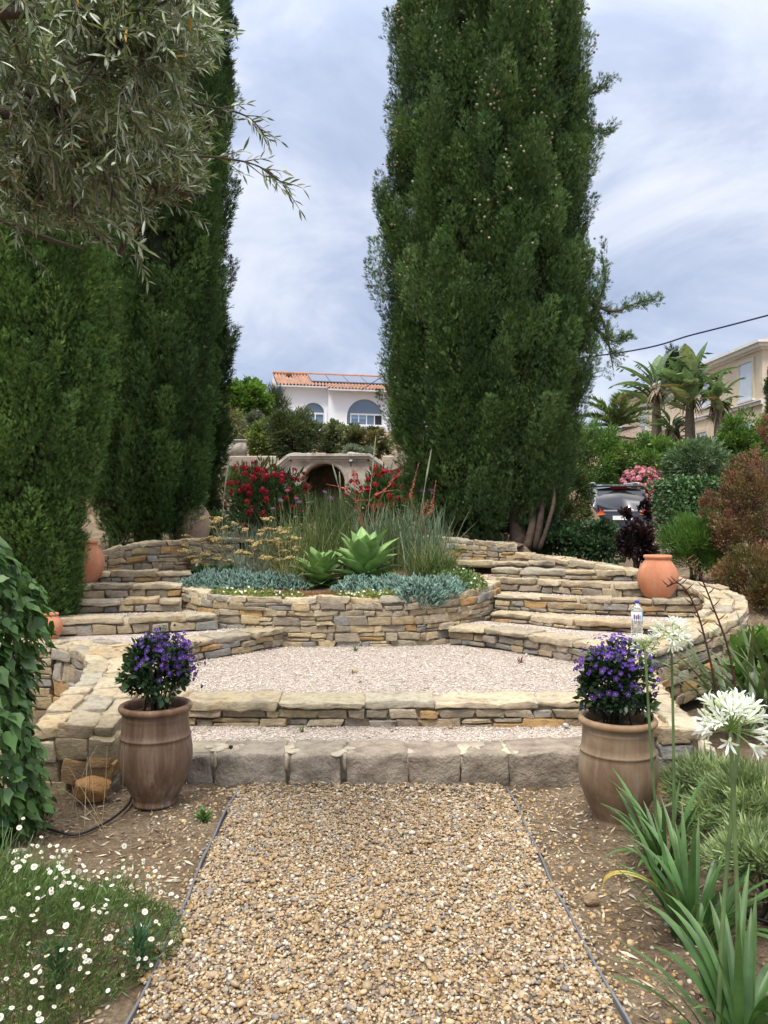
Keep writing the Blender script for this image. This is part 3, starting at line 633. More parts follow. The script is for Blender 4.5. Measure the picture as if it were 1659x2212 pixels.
urn('orange clay urn nearly hidden at the foot of the nearest cypress', (-2.80, 6.45, .487), .52)
urn('beige weathered clay jar leaning behind the left cypress, above the curved wall', (-2.42, 9.75, 1.17), 1.35, OLDT, None, -.12, 'clay_jar')
# water bottle
bx_, by_, bz_ = 2.0, 6.08, .505
t = thing('water_bottle', 'clear plastic water bottle with blue cap on the right wing of the steps', 'bottle', (bx_, by_, bz_))
m, nt, b, o = newmat('clear_plastic'); b.inputs['Base Color'].default_value = (.93,.96,.97,1); b.inputs['Roughness'].default_value = .08; b.inputs['IOR'].default_value = 1.33; b.inputs['Transmission Weight'].default_value = .85; b.inputs['Alpha'].default_value = 1.0
CLEAR = m
pr = [(.0,.004),(.036,0),(.044,.008)]
for i in range(7): pr += [(.045,.018+i*.021),(.0425,.026+i*.021),(.0425,.030+i*.021)]
pr += [(.045,.168),(.045,.262),(.043,.275),(.033,.298),(.02,.314),(.0155,.322),(.0155,.334)]
mb = MB(); lathe(mb, pr, 32, (bx_, by_, bz_)); mb.build('bottle_body', CLEAR, t)
mb = MB(); lathe(mb, [(.0455,.19),(.0458,.191),(.0458,.258),(.0455,.259)], 40, (bx_, by_, bz_), (.86,.9,.93))
lab = mb.build('paper_label', PLAIN, t)
def label_patch(name, a0, a1, z0, z1, col, bulge=0):
    mb = MB(); an = np.linspace(a0, a1, 9); r = .0461+bulge; V = [(bx_+r*math.sin(a), by_-r*math.cos(a), bz_+z) for z in (z0, (z0+z1)/2, z1) for a in an]
    mb.faces(V, [(j*9+i, j*9+i+1, (j+1)*9+i+1, (j+1)*9+i) for j in range(2) for i in range(8)], col); o = mb.build(name, PLAIN, lab); return o
label_patch('label_band', -1.5, 1.5, .190, .203, (.10,.28,.60)); label_patch('label_band', .55, 1.2, .203, .258, (.25,.50,.75))
for i, (a, zc, c) in enumerate([(-.75,.225,(.10,.11,.2)),(-.42,.222,(.45,.07,.08)),(-.1,.226,(.12,.13,.25)),(.2,.221,(.3,.33,.4))]):
    label_patch('label_print', a-.13, a+.13, .204, .204+(zc-.204)*1.6, c, .0003)
    label_patch('label_print', a-.07, a+.07, .204+(zc-.204)*1.62, .204+(zc-.204)*2.0, (.5,.33,.25), .0003)
mb = MB(); lathe(mb, [(.0,.346),(.0165,.346),(.0175,.343),(.0175,.327),(.0165,.326)], 24, (bx_, by_, bz_), (.04,.06,.42)); mb.build('bottle_cap', PLAIN, t)
# hoses, rocks
RUB = surfmat('black_rubber', .45, .9, 1.1, 5, 0)
def hose(label, pts, r=.007): 
    mb = MB(); tube(mb, catmull(pts, 6), r, 8, (.018,.017,.017)); tag(mb.build('irrigation_hose', RUB), label, 'hose')
hose('black irrigation hose looping out of the right pot down to the soil', [(1.30, 3.9, .50), (1.335, 3.93, .545), (1.375, 3.98, .50), (1.40, 4.02, .40), (1.40, 4.04, .25), (1.405, 4.04, .10), (1.42, 4.0, .012), (1.5, 3.9, .01)])
hose('black irrigation hose curving over the soil to the left pot', [(-1.62, 3.7, .008), (-1.45, 3.62, .012), (-1.36, 3.78, .01), (-1.33, 3.98, .012), (-1.34, 4.1, .03)], .006)
hose('black drip hose lying on the soil under the grey sage', [(1.15, 2.95, .012), (1.32, 2.9, .015), (1.55, 2.75, .012), (1.9, 2.7, .012)], .008)
def rock(name, label, p, s, col, seed, group=None, rz=0.0):
    g = rng(seed); import bmesh
    bm = bmesh.new(); bmesh.ops.create_icosphere(bm, subdivisions=4, radius=1); V = np.array([v.co[:] for v in bm.verts]); FL = [[v.index for v in f.verts] for f in bm.faces]; bm.free()
    for k in range(14):
        n = unit(g.normal(0, 1, 3)); d = g.uniform(.55, .9); q = V@n; V = V-np.maximum(q-d, 0)[:, None]*n*.9
    for k in range(3):
        f = g.uniform(3, 9, 3); ph = g.uniform(0, 6, 3); V = V*(1+.03*np.sin(V[:, :1]*f[0]+ph[0])*np.sin(V[:, 1:2]*f[1]+ph[1])*np.sin(V[:, 2:]*f[2]+ph[2])*2)
    c, s_ = math.cos(rz), math.sin(rz); V = V*np.asarray(s); V = V@np.array([[c, s_, 0], [-s_, c, 0], [0, 0, 1]])
    mb = MB(); mb.faces(V+np.asarray(p), FL, col); return tag(mb.build(name, STONE), label, 'rock', group)
rock('rock', 'rough orange rock lying between the left wing wall and the brown pot', (-1.545, 4.05, .06), (.12, .09, .078), (.46,.25,.10), 5, rz=.3)
rock('stone', 'small pale stone on the soil beside the ivy', (-1.62, 3.42, .015), (.035, .028, .022), (.45,.40,.32), 6)
rock('stone', 'small brown clod at the path side right of the gravel', (.80, 2.98, .018), (.035, .025, .03), (.35,.25,.15), 7)
rock('stone', 'ochre stone on the bare soil under the nearest agapanthus', (1.0, 2.42, .012), (.03, .028, .018), (.40,.29,.17), 8)
rock('stone', 'pale grey pebble leaning on the straight step at its right end', (1.15, 4.87, .185), (.022, .02, .02), (.5,.5,.5), 9)
rock('stone', 'small dark round stone on the kerb just right of the brown pot', (-.88, 4.42, .185), (.014, .014, .013), (.05,.035,.03), 10)
rock('stone', 'small reddish stone by the straight step near its middle', (.42, 4.86, .18), (.018, .015, .015), (.42,.25,.18), 11)
# ---------------------------------------------------------------- leaves and shrubs
LANCE = T_([(0,0,0),(.16,.4,.05),(0,.45,-.02),(-.16,.4,.05),(0,1,-.03)], [(0,1,2),(0,2,3),(1,4,2),(2,4,3)])
OVAL = T_([(0,0,0),(.26,.25,.05),(.3,.55,.04),(0,.5,-.03),(-.26,.25,.05),(-.3,.55,.04),(0,1,-.08)], [(0,1,2,3),(0,3,5,4),(3,2,6),(3,6,5)])
DIAM = T_([(0,0,0),(.28,.45,.06),(0,1,0),(-.28,.45,.06)], [(0,1,2,3)])
NEED = T_([(0,0,0),(.055,.4,0),(0,1,.03),(-.055,.4,0)], [(0,1,2,3)])
def frond_template():
    V = []; FL = []
    def q(a, b, w):
        a = np.array(a, float); b = np.array(b, float); d = b-a; s = np.cross(d, [0, 0, 1]); s = s/np.linalg.norm(s)*w; i = len(V)
        V.extend([a-s*.6, a+s*.6, b+s*.5, b-s*.5]); FL.append((i, i+1, i+2, i+3))
    q((0,0,0), (0,1,.06), .07)
    for y, x, l, z in ((.12,1,.5,.10),(.22,-1,.5,-.06),(.42,1,.42,-.08),(.52,-1,.4,.10)): q((0,y,0), (x*l*.55,y+l*.8,z), .062)
    return T_(V, FL)
FROND = frond_template()
def fan_template():
    V = []; FL = []
    for a in (-.9, -.45, 0, .45, .9):
        d = np.array([math.sin(a), math.cos(a), .12*math.cos(3*a)]); s = np.array([d[1], -d[0], 0]); l = 1-.25*abs(a); i = len(V)
        V.extend([0*d, d*l*.5+s*.075, d*l, d*l*.5-s*.075]); FL.append((i, i+1, i+2, i+3))
    return T_(V, FL)
FAN = fan_template()
def pick(g, cols, n, v=.2): 
    c = np.array(cols, float); return c[g.integers(0, len(c), n)]*g.uniform(1-v, 1+v, (n, 1))
def crown(mb, g, c, rad, n, T, size, cols, nclump=45, cr=.26, up=.3, inner=.45, flat=-.35, squash=None, sizevar=.3):
    c = np.asarray(c, float); rad = np.asarray(rad, float)
    k = unit(g.normal(0, 1, (nclump*4, 3))); k = k[k[:, 2] > flat][:nclump]; nclump = len(k)
    rr = inner+(1-inner)*g.random(nclump)**.6; cc = k*rr[:, None]*rad*(1-cr*.7)
    ccol = pick(g, cols, nclump, .18); ci = g.integers(0, nclump, n); cs = g.uniform(.65, 1.25, nclump)
    o = unit(g.normal(0, 1, (n, 3)))*(g.random(n)**.45)[:, None]
    off = o*(cs[ci]*cr)[:, None]*rad
    p = cc[ci]+off; d = unit(o*.8+unit(p/rad)*.7+np.array([0, 0, up])+g.normal(0, .35, (n, 3)))
    inst(mb, T, c+p, orient(d, unit(p+1e-3)+np.array([0, 0, .7]), g.normal(0, .7, n)), size*np.exp(g.normal(0, sizevar, n)), ccol[ci]*g.uniform(.75, 1.25, (n, 1)))
    return c+cc
def stems(mb, g, base, tips, r0=.03, col=(.11,.085,.06), n=12, spread=.1):
    base = np.asarray(base, float)
    for t in tips[g.permutation(len(tips))[:n]]:
        b = base+np.array([g.normal(0, spread), g.normal(0, spread), 0]); m = b*.5+t*.5+np.array([0, 0, .12*np.linalg.norm(t-b)])+g.normal(0, .04, 3)*np.linalg.norm(t-b)
        m[:2] = b[:2]*.6+t[:2]*.4
        tube(mb, catmull([b, m, t], 5), np.linspace(r0, r0*.25, 11), 5, col)
def shrub(name, label, cat, base, rad, n, T, size, cols, seed, nclump=45, cr=.28, lift=0.0, mat=None, group=None, stem=.02, up=.3, inner=.4, flat=-.45, nst=12, extra=()):
    g = rng(seed); base = np.asarray(base, float); rad = np.asarray(rad, float); t = thing(name, label, cat, base, group)
    mb = MB(); c = base+[0, 0, rad[2]*.9+lift]
    tips = crown(mb, g, c, rad, n, T, size, cols, nclump, cr, up, inner, flat)
    for ox, oy, oz, k in extra:
        tp = crown(mb, g, c+np.array([ox, oy, oz]), rad*k, int(n*k*k), T, size, cols, max(8, int(nclump*k)), cr, up, inner, flat); tips = np.concatenate([tips, tp])
    mb.build('foliage', mat or LEAF, t)
    if stem: mb = MB(); stems(mb, g, base, tips, stem, n=nst, spread=min(rad[:2])*.15); mb.build('trunk' if cat == 'tree' else 'stems', BARK, t)
    return t, tips
# ---------------------------------------------------------------- cypresses
def cypress(label, base, prof, nplume, nf, seed, pl=(.35, .75), fs=.085, cols=None, cones=0, strays=(), trunk=None, lobes=7, pw=(.09, .17), group='tall Italian cypresses', back=.3):
    g = rng(seed); base = np.asarray(base, float); t = thing('cypress_tree', label, 'tree', base, group)
    prof = np.asarray(prof, float)
    cols = cols or [(.056,.108,.034),(.070,.126,.040),(.047,.090,.032),(.088,.142,.047),(.066,.112,.032),(.072,.120,.045)]
    zt = np.linspace(prof[0, 0], prof[-1, 0], 400); rt = np.interp(zt, prof[:, 0], prof[:, 1]); cdf = np.cumsum(rt); cdf /= cdf[-1]
    n = nplume*3; z = np.interp(g.random(n), cdf, zt); th = g.uniform(0, 2*np.pi, n)
    view = np.arctan2(-base[1], -base[0]); k = g.random(n) < np.where(np.cos(th-view) > -.25, 1, back); z, th = z[k][:nplume], th[k][:nplume]; n = len(z)
    R = np.interp(z, prof[:, 0], prof[:, 1])
    lob = .985+.03*np.sin(th*lobes+z*.5+seed)+.03*np.sin(th*(lobes+4)-z*1.3+2)+.03*np.sin(z*2.6+th*3)
    L = g.uniform(*pl, n); W = g.uniform(*pw, n)
    out = np.stack([np.cos(th), np.sin(th), 0*th], 1)
    rr = R*lob*g.uniform(.83, .965, n)-W*.75-.06*L
    pc = out*rr[:, None]+np.stack([0*z, 0*z, z-L*.4], 1)+base*[1, 1, 1]
    ax = unit(np.array([0, 0, 1.0])+out*g.uniform(.0, .34, (n, 1))+g.normal(0, .10, (n, 3)))
    pcl = pick(g, cols, n, .40)
    mb = MB()
    def fronds(pc, ax, L, W, pcl, nf):
        m = len(pc); i = np.repeat(np.arange(m), nf); N_ = len(i); t_ = g.random(N_)
        o = unit(g.normal(0, 1, (N_, 3))); o = unit(o-(o*ax[i]).sum(1, keepdims=True)*ax[i]); pw_ = W[i]*(1.6*t_**.45*(1.04-t_)**.55); ph = i*2.3; an_ = np.arctan2(o[:, 1], o[:, 0]); rad = (pw_*(1+.22*np.sin(an_*3+t_*9+ph)+.15*np.sin(an_*5-t_*14+ph))*g.uniform(.62, 1.0, N_))[:, None]
        p = pc[i]+ax[i]*(L[i]*t_)[:, None]+o*rad
        d = unit(ax[i]*.9+o*g.uniform(.1, 1.0, (N_, 1))+g.normal(0, .22, (N_, 3)))
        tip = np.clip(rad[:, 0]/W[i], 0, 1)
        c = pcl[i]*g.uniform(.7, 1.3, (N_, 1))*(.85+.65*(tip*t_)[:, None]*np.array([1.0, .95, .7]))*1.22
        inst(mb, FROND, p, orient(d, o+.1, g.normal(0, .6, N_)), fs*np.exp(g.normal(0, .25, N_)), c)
    fronds(pc, ax, L, W, pcl, nf)
    br = MB()
    for pts, w in strays:
        q = catmull(pts, 6); tube(br, q, np.linspace(.03, .006, len(q)), 5, (.13,.10,.075)); m = int(len(q)*1.6)
        u = np.linspace(.25, 1, m); ii = (u*(len(q)-1)).astype(int); ta = unit(np.gradient(q, axis=0))[ii]
        pp = q[ii]+g.normal(0, w*.35, (m, 3)); fronds(pp, unit(ta*.8+g.normal(0, .45, (m, 3))+[0, 0, .35]), np.full(m, w*1.5), np.full(m, w*.32), pick(g, cols, m, .2), 26)
    # inner dead twigs, and an added dark shell that blocks light through the crown
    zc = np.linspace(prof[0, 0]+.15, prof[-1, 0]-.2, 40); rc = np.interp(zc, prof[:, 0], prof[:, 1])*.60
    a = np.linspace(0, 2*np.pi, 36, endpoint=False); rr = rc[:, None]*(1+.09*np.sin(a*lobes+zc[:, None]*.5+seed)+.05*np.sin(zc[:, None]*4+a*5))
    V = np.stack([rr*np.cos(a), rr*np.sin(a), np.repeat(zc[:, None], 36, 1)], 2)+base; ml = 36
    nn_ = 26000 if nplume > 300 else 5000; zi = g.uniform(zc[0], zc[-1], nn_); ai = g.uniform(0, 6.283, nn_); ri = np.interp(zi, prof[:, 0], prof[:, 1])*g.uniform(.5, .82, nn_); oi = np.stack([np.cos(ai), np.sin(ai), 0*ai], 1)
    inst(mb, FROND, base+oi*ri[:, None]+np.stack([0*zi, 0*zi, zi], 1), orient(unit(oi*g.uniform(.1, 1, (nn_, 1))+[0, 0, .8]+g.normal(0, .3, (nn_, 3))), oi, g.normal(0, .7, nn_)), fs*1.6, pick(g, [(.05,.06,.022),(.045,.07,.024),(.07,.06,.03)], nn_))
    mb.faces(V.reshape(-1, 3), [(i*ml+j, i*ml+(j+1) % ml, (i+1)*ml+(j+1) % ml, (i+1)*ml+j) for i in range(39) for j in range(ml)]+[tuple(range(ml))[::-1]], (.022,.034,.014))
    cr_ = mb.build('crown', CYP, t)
    if cones:
        i = g.integers(0, n, max(30, cones//5))[g.integers(0, max(30, cones//5), cones*3)]; i = i[np.argsort(-z[i]+g.normal(0, 2.0, len(i)))][:cones]
        p = pc[i]+ax[i]*(L[i]*g.uniform(.3, .9, len(i)))[:, None]+out[i]*(W[i]*.7)[:, None]+g.normal(0, .035, (len(i), 3))
        m2 = MB(); inst(m2, BALL, p, randrot(g, len(i)), g.uniform(.013, .021, len(i)), pick(g, [(.30,.28,.16),(.38,.34,.22),(.24,.19,.11)], len(i)))
        tag(m2.build('cone_scatter', PLAIN, t), kind='stuff')
    tr = br if br.V else MB()
    for pts, r in (trunk or [([(0,0,-.1),(0,0,1.5),(.05,0,4)], .16)]):
        q = catmull(np.array(pts, float)+base, 5); tube(tr, q, np.linspace(r, r*.6, len(q)), 10, (.085,.060,.044))
    tr.build('trunk', BARK, t); return t
D = 11.0; k = D/F; X0 = (1050-829.5)*k
def pr_(rows): return [((1120-y)*k+1.5-1.15, w*k) for y, w in rows]
prof = pr_([(1172, 80), (1155, 118), (1120, 158), (1080, 182), (1000, 203), (900, 215), (800, 232), (640, 243), (500, 236), (300, 224), (100, 216), (0, 210), (-150, 180), (-320, 110), (-430, 25)])
def q3(*a): return [P(x, y, d) for x, y, d in a]
STR = [(q3((1255,640,10.8),(1320,672,10.7),(1375,655,10.7),(1415,645,10.7)), .10), (q3((1265,700,10.9),(1305,620,10.8),(1300,545,10.8)), .12), (q3((1260,690,10.8),(1320,735,10.7),(1352,730,10.6)), .10),
       (q3((1240,205,11),(1285,200,10.9),(1312,180,10.9)), .11), (q3((1245,300,11),(1285,285,10.9),(1320,280,10.9)), .11), (q3((1265,640,10.9),(1305,700,10.8),(1325,800,10.7)), .13), (q3((1250,660,10.9),(1290,710,10.7),(1330,770,10.7)), .12),
       (q3((1215,880,10.8),(1250,850,10.8),(1262,800,10.8)), .11)]
TRK = [([(.40,-.95,-.05),(.5,-.85,.35),(.45,-.6,.9),(.35,-.2,2)], .055), ([(.52,-.9,-.05),(.60,-.9,.4),(.64,-.7,.9),(.55,-.3,1.6)], .045), ([(.35,-.7,-.05),(.3,-.6,.6),(.2,-.3,2)], .12), ([(.56,-1.0,-.05),(.68,-1.0,.3),(.78,-.85,.7),(.72,-.4,1.3)], .03), ([(0,0,-.1),(0,0,3),(0,0,8)], .2)]
cypress('broad cypress dotted with pale cones, right of the planter, filling the centre of the view', (X0, D, 1.15), prof, 1000, 560, 71, cones=1500, strays=STR, trunk=TRK, pl=(.45, 1.05), fs=.047, pw=(.12, .25))
D = 9.6; k = D/F
prof = np.array([((1120-y)*k+.3, w*k) for y, w in [(1176, 92), (1150, 104), (1110, 117), (1092, 124), (1070, 142), (1000, 148), (800, 162), (600, 170), (400, 182), (250, 186), (100, 182), (0, 176), (-200, 130), (-400, 20)]])
cypress('second cypress on the left, rising above the curved wall behind the terracotta urn', ((318-829.5)*k, D, 1.2), prof*[1, .97], 700, 430, 72, cones=45, pl=(.45, .95), fs=.046, lobes=9, pw=(.11, .2), cols=[(.055,.104,.031),(.068,.122,.037),(.047,.090,.030),(.078,.132,.042)])
D = 10.9; k = D/F
prof = [((1120-y)*k+.3, w*k) for y, w in [(1165, 40), (1100, 60), (900, 72), (700, 78), (500, 84), (300, 86), (100, 82), (-50, 70), (-250, 30)]]
cypress('slim dark cypress edging the sky, behind the second left cypress', ((418-829.5)*k, D, 1.2), prof, 240, 240, 73, cones=12, pl=(.4, .8), fs=.085, lobes=5, pw=(.08, .14), cols=[(.044,.082,.027),(.053,.095,.031),(.039,.072,.026)])
D = 6.9; k = D/F
prof = np.array([((1120-y)*k+1.0, w*k) for y, w in [(1425, 30), (1390, 78), (1340, 98), (1293, 106), (1227, 116), (1165, 132), (1092, 146), (1027, 170), (939, 187), (881, 191), (640, 204), (400, 195), (200, 165), (0, 110), (-150, 30)]])
cypress('nearest cypress with light green feathery sprays at the left edge', ((68-829.5)*k, D, .5), prof*[1, .885], 800, 460, 74, pl=(.4, .8), fs=.037, lobes=8, pw=(.085, .16), cols=[(.072,.136,.037),(.092,.162,.044),(.058,.112,.032),(.110,.180,.052)])
# ---------------------------------------------------------------- olive tree hanging in from the upper left
g = rng(80); t = thing('olive_tree', 'grey green olive tree whose drooping boughs hang in at the upper left', 'tree', (-3.1, 2.5, 0))
wood = MB(); lv = MB(); tw = MB()
tube(wood, catmull([(-3.1,2.5,-.05),(-3.05,2.55,.7),(-2.95,2.55,1.5),(-2.8,2.6,2.2)], 5), np.linspace(.17, .11, 16), 12, (.16,.135,.105))
limbs = [q3((-900,350,2.6),(-300,150,2.5),(100,140,2.6),(330,200,2.7),(490,260,2.75)), q3((-900,350,2.6),(-350,250,2.35),(60,250,2.3),(180,305,2.35),(330,390,2.5),(430,430,2.6)), q3((-900,350,2.6),(-300,-40,2.8),(60,-40,2.9),(300,10,3.0),(470,60,3.0)),
         q3((-900,350,2.6),(-400,330,2.6),(0,390,2.7),(150,470,2.75),(260,550,2.8)), q3((-900,350,2.6),(-300,60,2.1),(0,30,2.0),(160,40,2.05),(260,110,2.1)), q3((180,305,2.35),(300,330,2.4),(470,340,2.5),(560,360,2.55),(622,405,2.6)), q3((330,200,2.7),(430,225,2.7),(530,250,2.72),(578,300,2.75)),
         q3((-400,330,2.6),(-100,430,2.9),(60,500,3.0),(180,540,3.0))]
for i, l in enumerate(limbs):
    q = catmull(l, 7); tube(wood if i not in (5, 6) else tw, q, np.linspace(.024, .005, len(q)) if i not in (5, 6) else np.linspace(.006, .0015, len(q)), 7, (.10,.082,.062))
LQ = np.concatenate([catmull(l, 7)[7:] for i, l in enumerate(limbs) if i not in (5, 6)]); LQ = LQ[(LQ[:, 0]/LQ[:, 1]) > -.62]
def poly_in(x, y, poly):
    c = np.zeros(len(x), bool); n = len(poly); j = n-1
    for i in range(n):
        xi, yi = poly[i]; xj, yj = poly[j]
        c ^= ((yi > y) != (yj > y)) & (x < (xj-xi)*(y-yi)/(yj-yi+1e-9)+xi); j = i
    return c
OUT = [(-150,-120),(470,-120),(492,60),(470,110),(400,170),(455,235),(470,300),(430,420),(330,470),(320,560),(240,540),(150,470),(60,500),(-150,540)]
def twig(st, d0, ln, n, sag):
    s = np.linspace(0, 1, 9)[:, None]; q = st+d0*ln*s+np.array([0, 0, -1.0])*sag*ln*s**2
    tube(tw, q, np.linspace(.0028, .0009, 9), 4, (.19,.165,.12), cap=False)
    u = np.repeat(np.linspace(.08, 1, n), 2); ii = np.minimum((u*8).astype(int), 7); ta = unit(np.gradient(q, axis=0))[ii]; p = q[ii]+(q[ii+1]-q[ii])*(u*8-ii)[:, None]
    a = g.uniform(0, 3.14)+np.repeat(np.arange(n)*1.57, 2)+np.tile([0, np.pi], n); e1 = unit(np.cross(ta, [.2, .1, 1])); e2 = np.cross(ta, e1)
    sd_ = np.cos(a)[:, None]*e1+np.sin(a)[:, None]*e2
    d = unit(ta*g.uniform(.7, 1.2, (2*n, 1))+sd_*g.uniform(.5, .9, (2*n, 1))+g.normal(0, .15, (2*n, 3))); keep = g.random(2*n) < .9
    flip = g.random(2*n) < .4                                   # some leaves show the silvery underside
    c = np.where(flip[:, None], np.array([.34,.385,.27]), np.array([.15,.205,.085]))*g.uniform(.7, 1.25, (2*n, 1))
    yl = g.random(2*n) < .008; c[yl] = (.5,.27,.05)
    inst(lv, OLEAF, p[keep], orient(d, None, g.normal(0, .9, 2*n))[keep], (g.uniform(.032, .052, 2*n))[keep], c[keep])
OLEAF = T_([(0,0,0),(.075,.3,.02),(.085,.6,.015),(0,.5,-.012),(-.075,.3,.02),(-.085,.6,.015),(0,1,-.06)], [(0,1,2,3),(0,3,5,4),(3,2,6),(3,6,5)])
sub_ = []                                                      # side branches first, then twigs along them
n = 0
while n < 130:
    x, y = g.uniform(-150, 440), g.uniform(-120, 500)
    if not poly_in(np.array([x]), np.array([y]), OUT)[0]: continue
    st = P(x, y, g.uniform(1.95, 3.15)); nb = LQ[np.argmin(((LQ-st)**2).sum(1)+.02*g.random(len(LQ)))]
    m_ = nb*.5+st*.5+g.normal(0, .03, 3)+[0, 0, .04]; q = catmull([nb, m_, st], 6); tube(tw, q, np.linspace(.007, .003, len(q)), 5, (.11,.09,.065), cap=False); sub_.append(q); n += 1
SQ = np.concatenate(sub_+[LQ])
n = 0
while n < 1750:
    p0 = SQ[g.integers(0, len(SQ))]+g.normal(0, .03, 3); xx = 829.5+p0[0]*F/p0[1]; yy = 1120-(p0[2]-1.5)*F/p0[1]
    if xx < -200: continue
    d0 = unit(np.array([.45, g.normal(0, .5), g.normal(-.1, .55)])+g.normal(0, .3, 3)); ln = g.uniform(.09, .22); e = p0+d0*ln; xe = 829.5+e[0]*F/e[1]; ye = 1120-(e[2]-1.5)*F/e[1]
    if not poly_in(np.array([xe]), np.array([ye]), OUT)[0]: continue
    if xe > 300 and g.random() < .25: continue
    twig(p0, d0, ln, g.integers(6, 12), g.uniform(-.1, .35)); n += 1
for l in (5, 6):
    q = catmull(limbs[l], 7); ta = unit(np.gradient(q, axis=0))
    for i in range(6, len(q), 4):
        for s_ in (-1, 1): twig(q[i], unit(ta[i]+np.array([.1, 0, .5*s_])), g.uniform(.06, .11), 4, .1)
    twig(q[-8], unit(q[-1]-q[-8]), np.linalg.norm(q[-1]-q[-8]), 8, 0)
for pts in (((300,560),(318,600)),((455,90),(505,70)),((470,40),(508,60)),((0,60),(35,150)),((60,540),(105,585)),((380,440),(440,470))):
    a, b = P(*pts[0], 2.5), P(*pts[1], 2.5); twig(a-(b-a)*.5, unit(b-a), np.linalg.norm(b-a)*1.5, 8, .1)
lv.build('leaves', OLV, t); tw.build('twigs', BARK, t); wood.build('trunk', BARK, t)
NLANCE = T_([(0,0,0),(.075,.4,.03),(0,.45,-.01),(-.075,.4,.03),(0,1,-.06)], [(0,1,2),(0,2,3),(1,4,2),(2,4,3)])
# ---------------------------------------------------------------- flowers as parts
def petal_flower(name, npet, r, w, col, cc, cr, mat=None, cup=.25, seed=0):
    mb = MB(); g = rng(seed+900)
    for i in range(npet):
        a = i*2*np.pi/npet+g.normal(0, .08); d = np.array([math.cos(a), math.sin(a), 0]); s = np.array([-d[1], d[0], 0]); l = r*g.uniform(.9, 1.1)
        V = [d*cr*.5, d*l*.5+s*w+[0,0,l*cup*.5], d*l+[0,0,l*cup*g.uniform(.3, 1)], d*l*.5-s*w+[0,0,l*cup*.5]]
        mb.faces(V, [(0, 1, 2, 3)], np.array(col)*g.uniform(.85, 1.15))
    if cr: V0, L0, S0 = BALL; mb.add(V0*[cr, cr, cr*.6]+[0, 0, cr*.3], L0, S0, cc)
    o = mb.build(name, mat or PETAL); COL.objects.unlink(o); return o
def put_flowers(src, t, P_, N_, s, g, limit=100):
    n = len(P_); k = min(n, limit)
    for i in range(k):
        child_copy(src[i % len(src)], t, P_[i], euler_to(N_[i]+g.normal(0, .15, 3)), float(s[i]))
def shell(g, c, rad, n, up=0, jit=.08, front=None):
    d = unit(g.normal(0, 1, (n*6, 3))); d = d[d[:, 2] > up]
    if front is not None: d = d[(d*np.array(front)).sum(1) > -.25]
    d = d[:n]; return np.asarray(c)+d*np.asarray(rad)*(1+g.normal(0, jit, (len(d), 1))), d
# ---------------------------------------------------------------- purple shrubs in the pots
def pot_shrub(label, x, y, z0, cz, rad, seed, bias):
    g = rng(seed); c = np.array([x, y, cz]); t = thing('flowering_shrub', label, 'shrub', (x, y, z0), 'purple flowering shrubs in the glazed pots')
    mb = MB(); tips = crown(mb, g, c, rad, 3300, OVAL, .026, [(.022,.048,.016),(.030,.062,.020),(.040,.080,.024),(.018,.038,.016)], 60, .26, .25, .3, -.75); mb.build('foliage', GLOSS, t)
    mb = MB(); stems(mb, g, (x, y, z0-.02), tips, .006, (.06,.05,.035), 26, .03); mb.build('stems', BARK, t)
    fl = [petal_flower('flower', 5, .016, .0085, c_, (.75,.6,.2), .0022, seed=i) for i, c_ in enumerate([(.09,.04,.235),(.125,.055,.30),(.065,.03,.18)])]
    p, d = shell(g, c, np.array(rad)*1.03, 260, -.6); sc_ = d@np.array(bias)+g.normal(0, .35, len(p)); o = np.argsort(-sc_)[:86]
    put_flowers(fl, t, p[o], d[o]+[0, -.3, .2], g.uniform(.7, 1.1, 86), g)
    sp_ = MB()
    for q in range(12):
        d_ = unit(np.array(bias)*.5+g.normal(0, .7, 3)); d_[2] = abs(d_[2]); e_ = c+d_*np.array(rad)*g.uniform(1.1, 1.35); m_ = sp_; tube(m_, catmull([c+d_*np.array(rad)*.6, c+d_*np.array(rad)*.9+g.normal(0, .012, 3), e_], 4), .0018, 4, (.06,.08,.03)); k_ = 14; pp_ = c+d_*np.array(rad)*g.uniform(.85, 1.2, (k_, 1))+g.normal(0, .014, (k_, 3)); inst(m_, OVAL, pp_, orient(unit(d_+g.normal(0, .7, (k_, 3)))), .022, (.03,.062,.02)); fl_ = fl[q % 3]; child_copy(fl_, t, e_, euler_to(d_), 1.0)
    sp_.build('sprig_foliage', GLOSS, t)
    p, d = shell(g, c, np.array(rad)*.98, 420, -.5, .1); o = np.argsort(-(d@np.array(bias)+g.normal(0, .3, len(p))))[:90]; mb = MB()
    PT = T_([(0,0,0),(.45,.6,.1),(0,1,.2),(-.45,.6,.1)], [(0, 1, 2, 3)]); q = np.repeat(p[o], 4, 0); dq = np.repeat(d[o], 4, 0); inst(mb, PT, q, orient(unit(np.cross(dq, g.normal(0, 1, q.shape))), dq), .0135, pick(g, [(.075,.03,.25),(.11,.045,.32)], len(q))); tag(mb.build('flower_scatter', PETAL, t), kind='stuff')
pot_shrub('round purple flowering shrub planted in the dark brown left pot', -1.20, 4.06, .49, .70, (.20, .19, .19), 101, (.7, -.3, .9))
pot_shrub('purple flowering shrub growing in the paler right pot', 1.152, 3.79, .47, .695, (.20, .19, .215), 102, (-.2, -.4, .8))
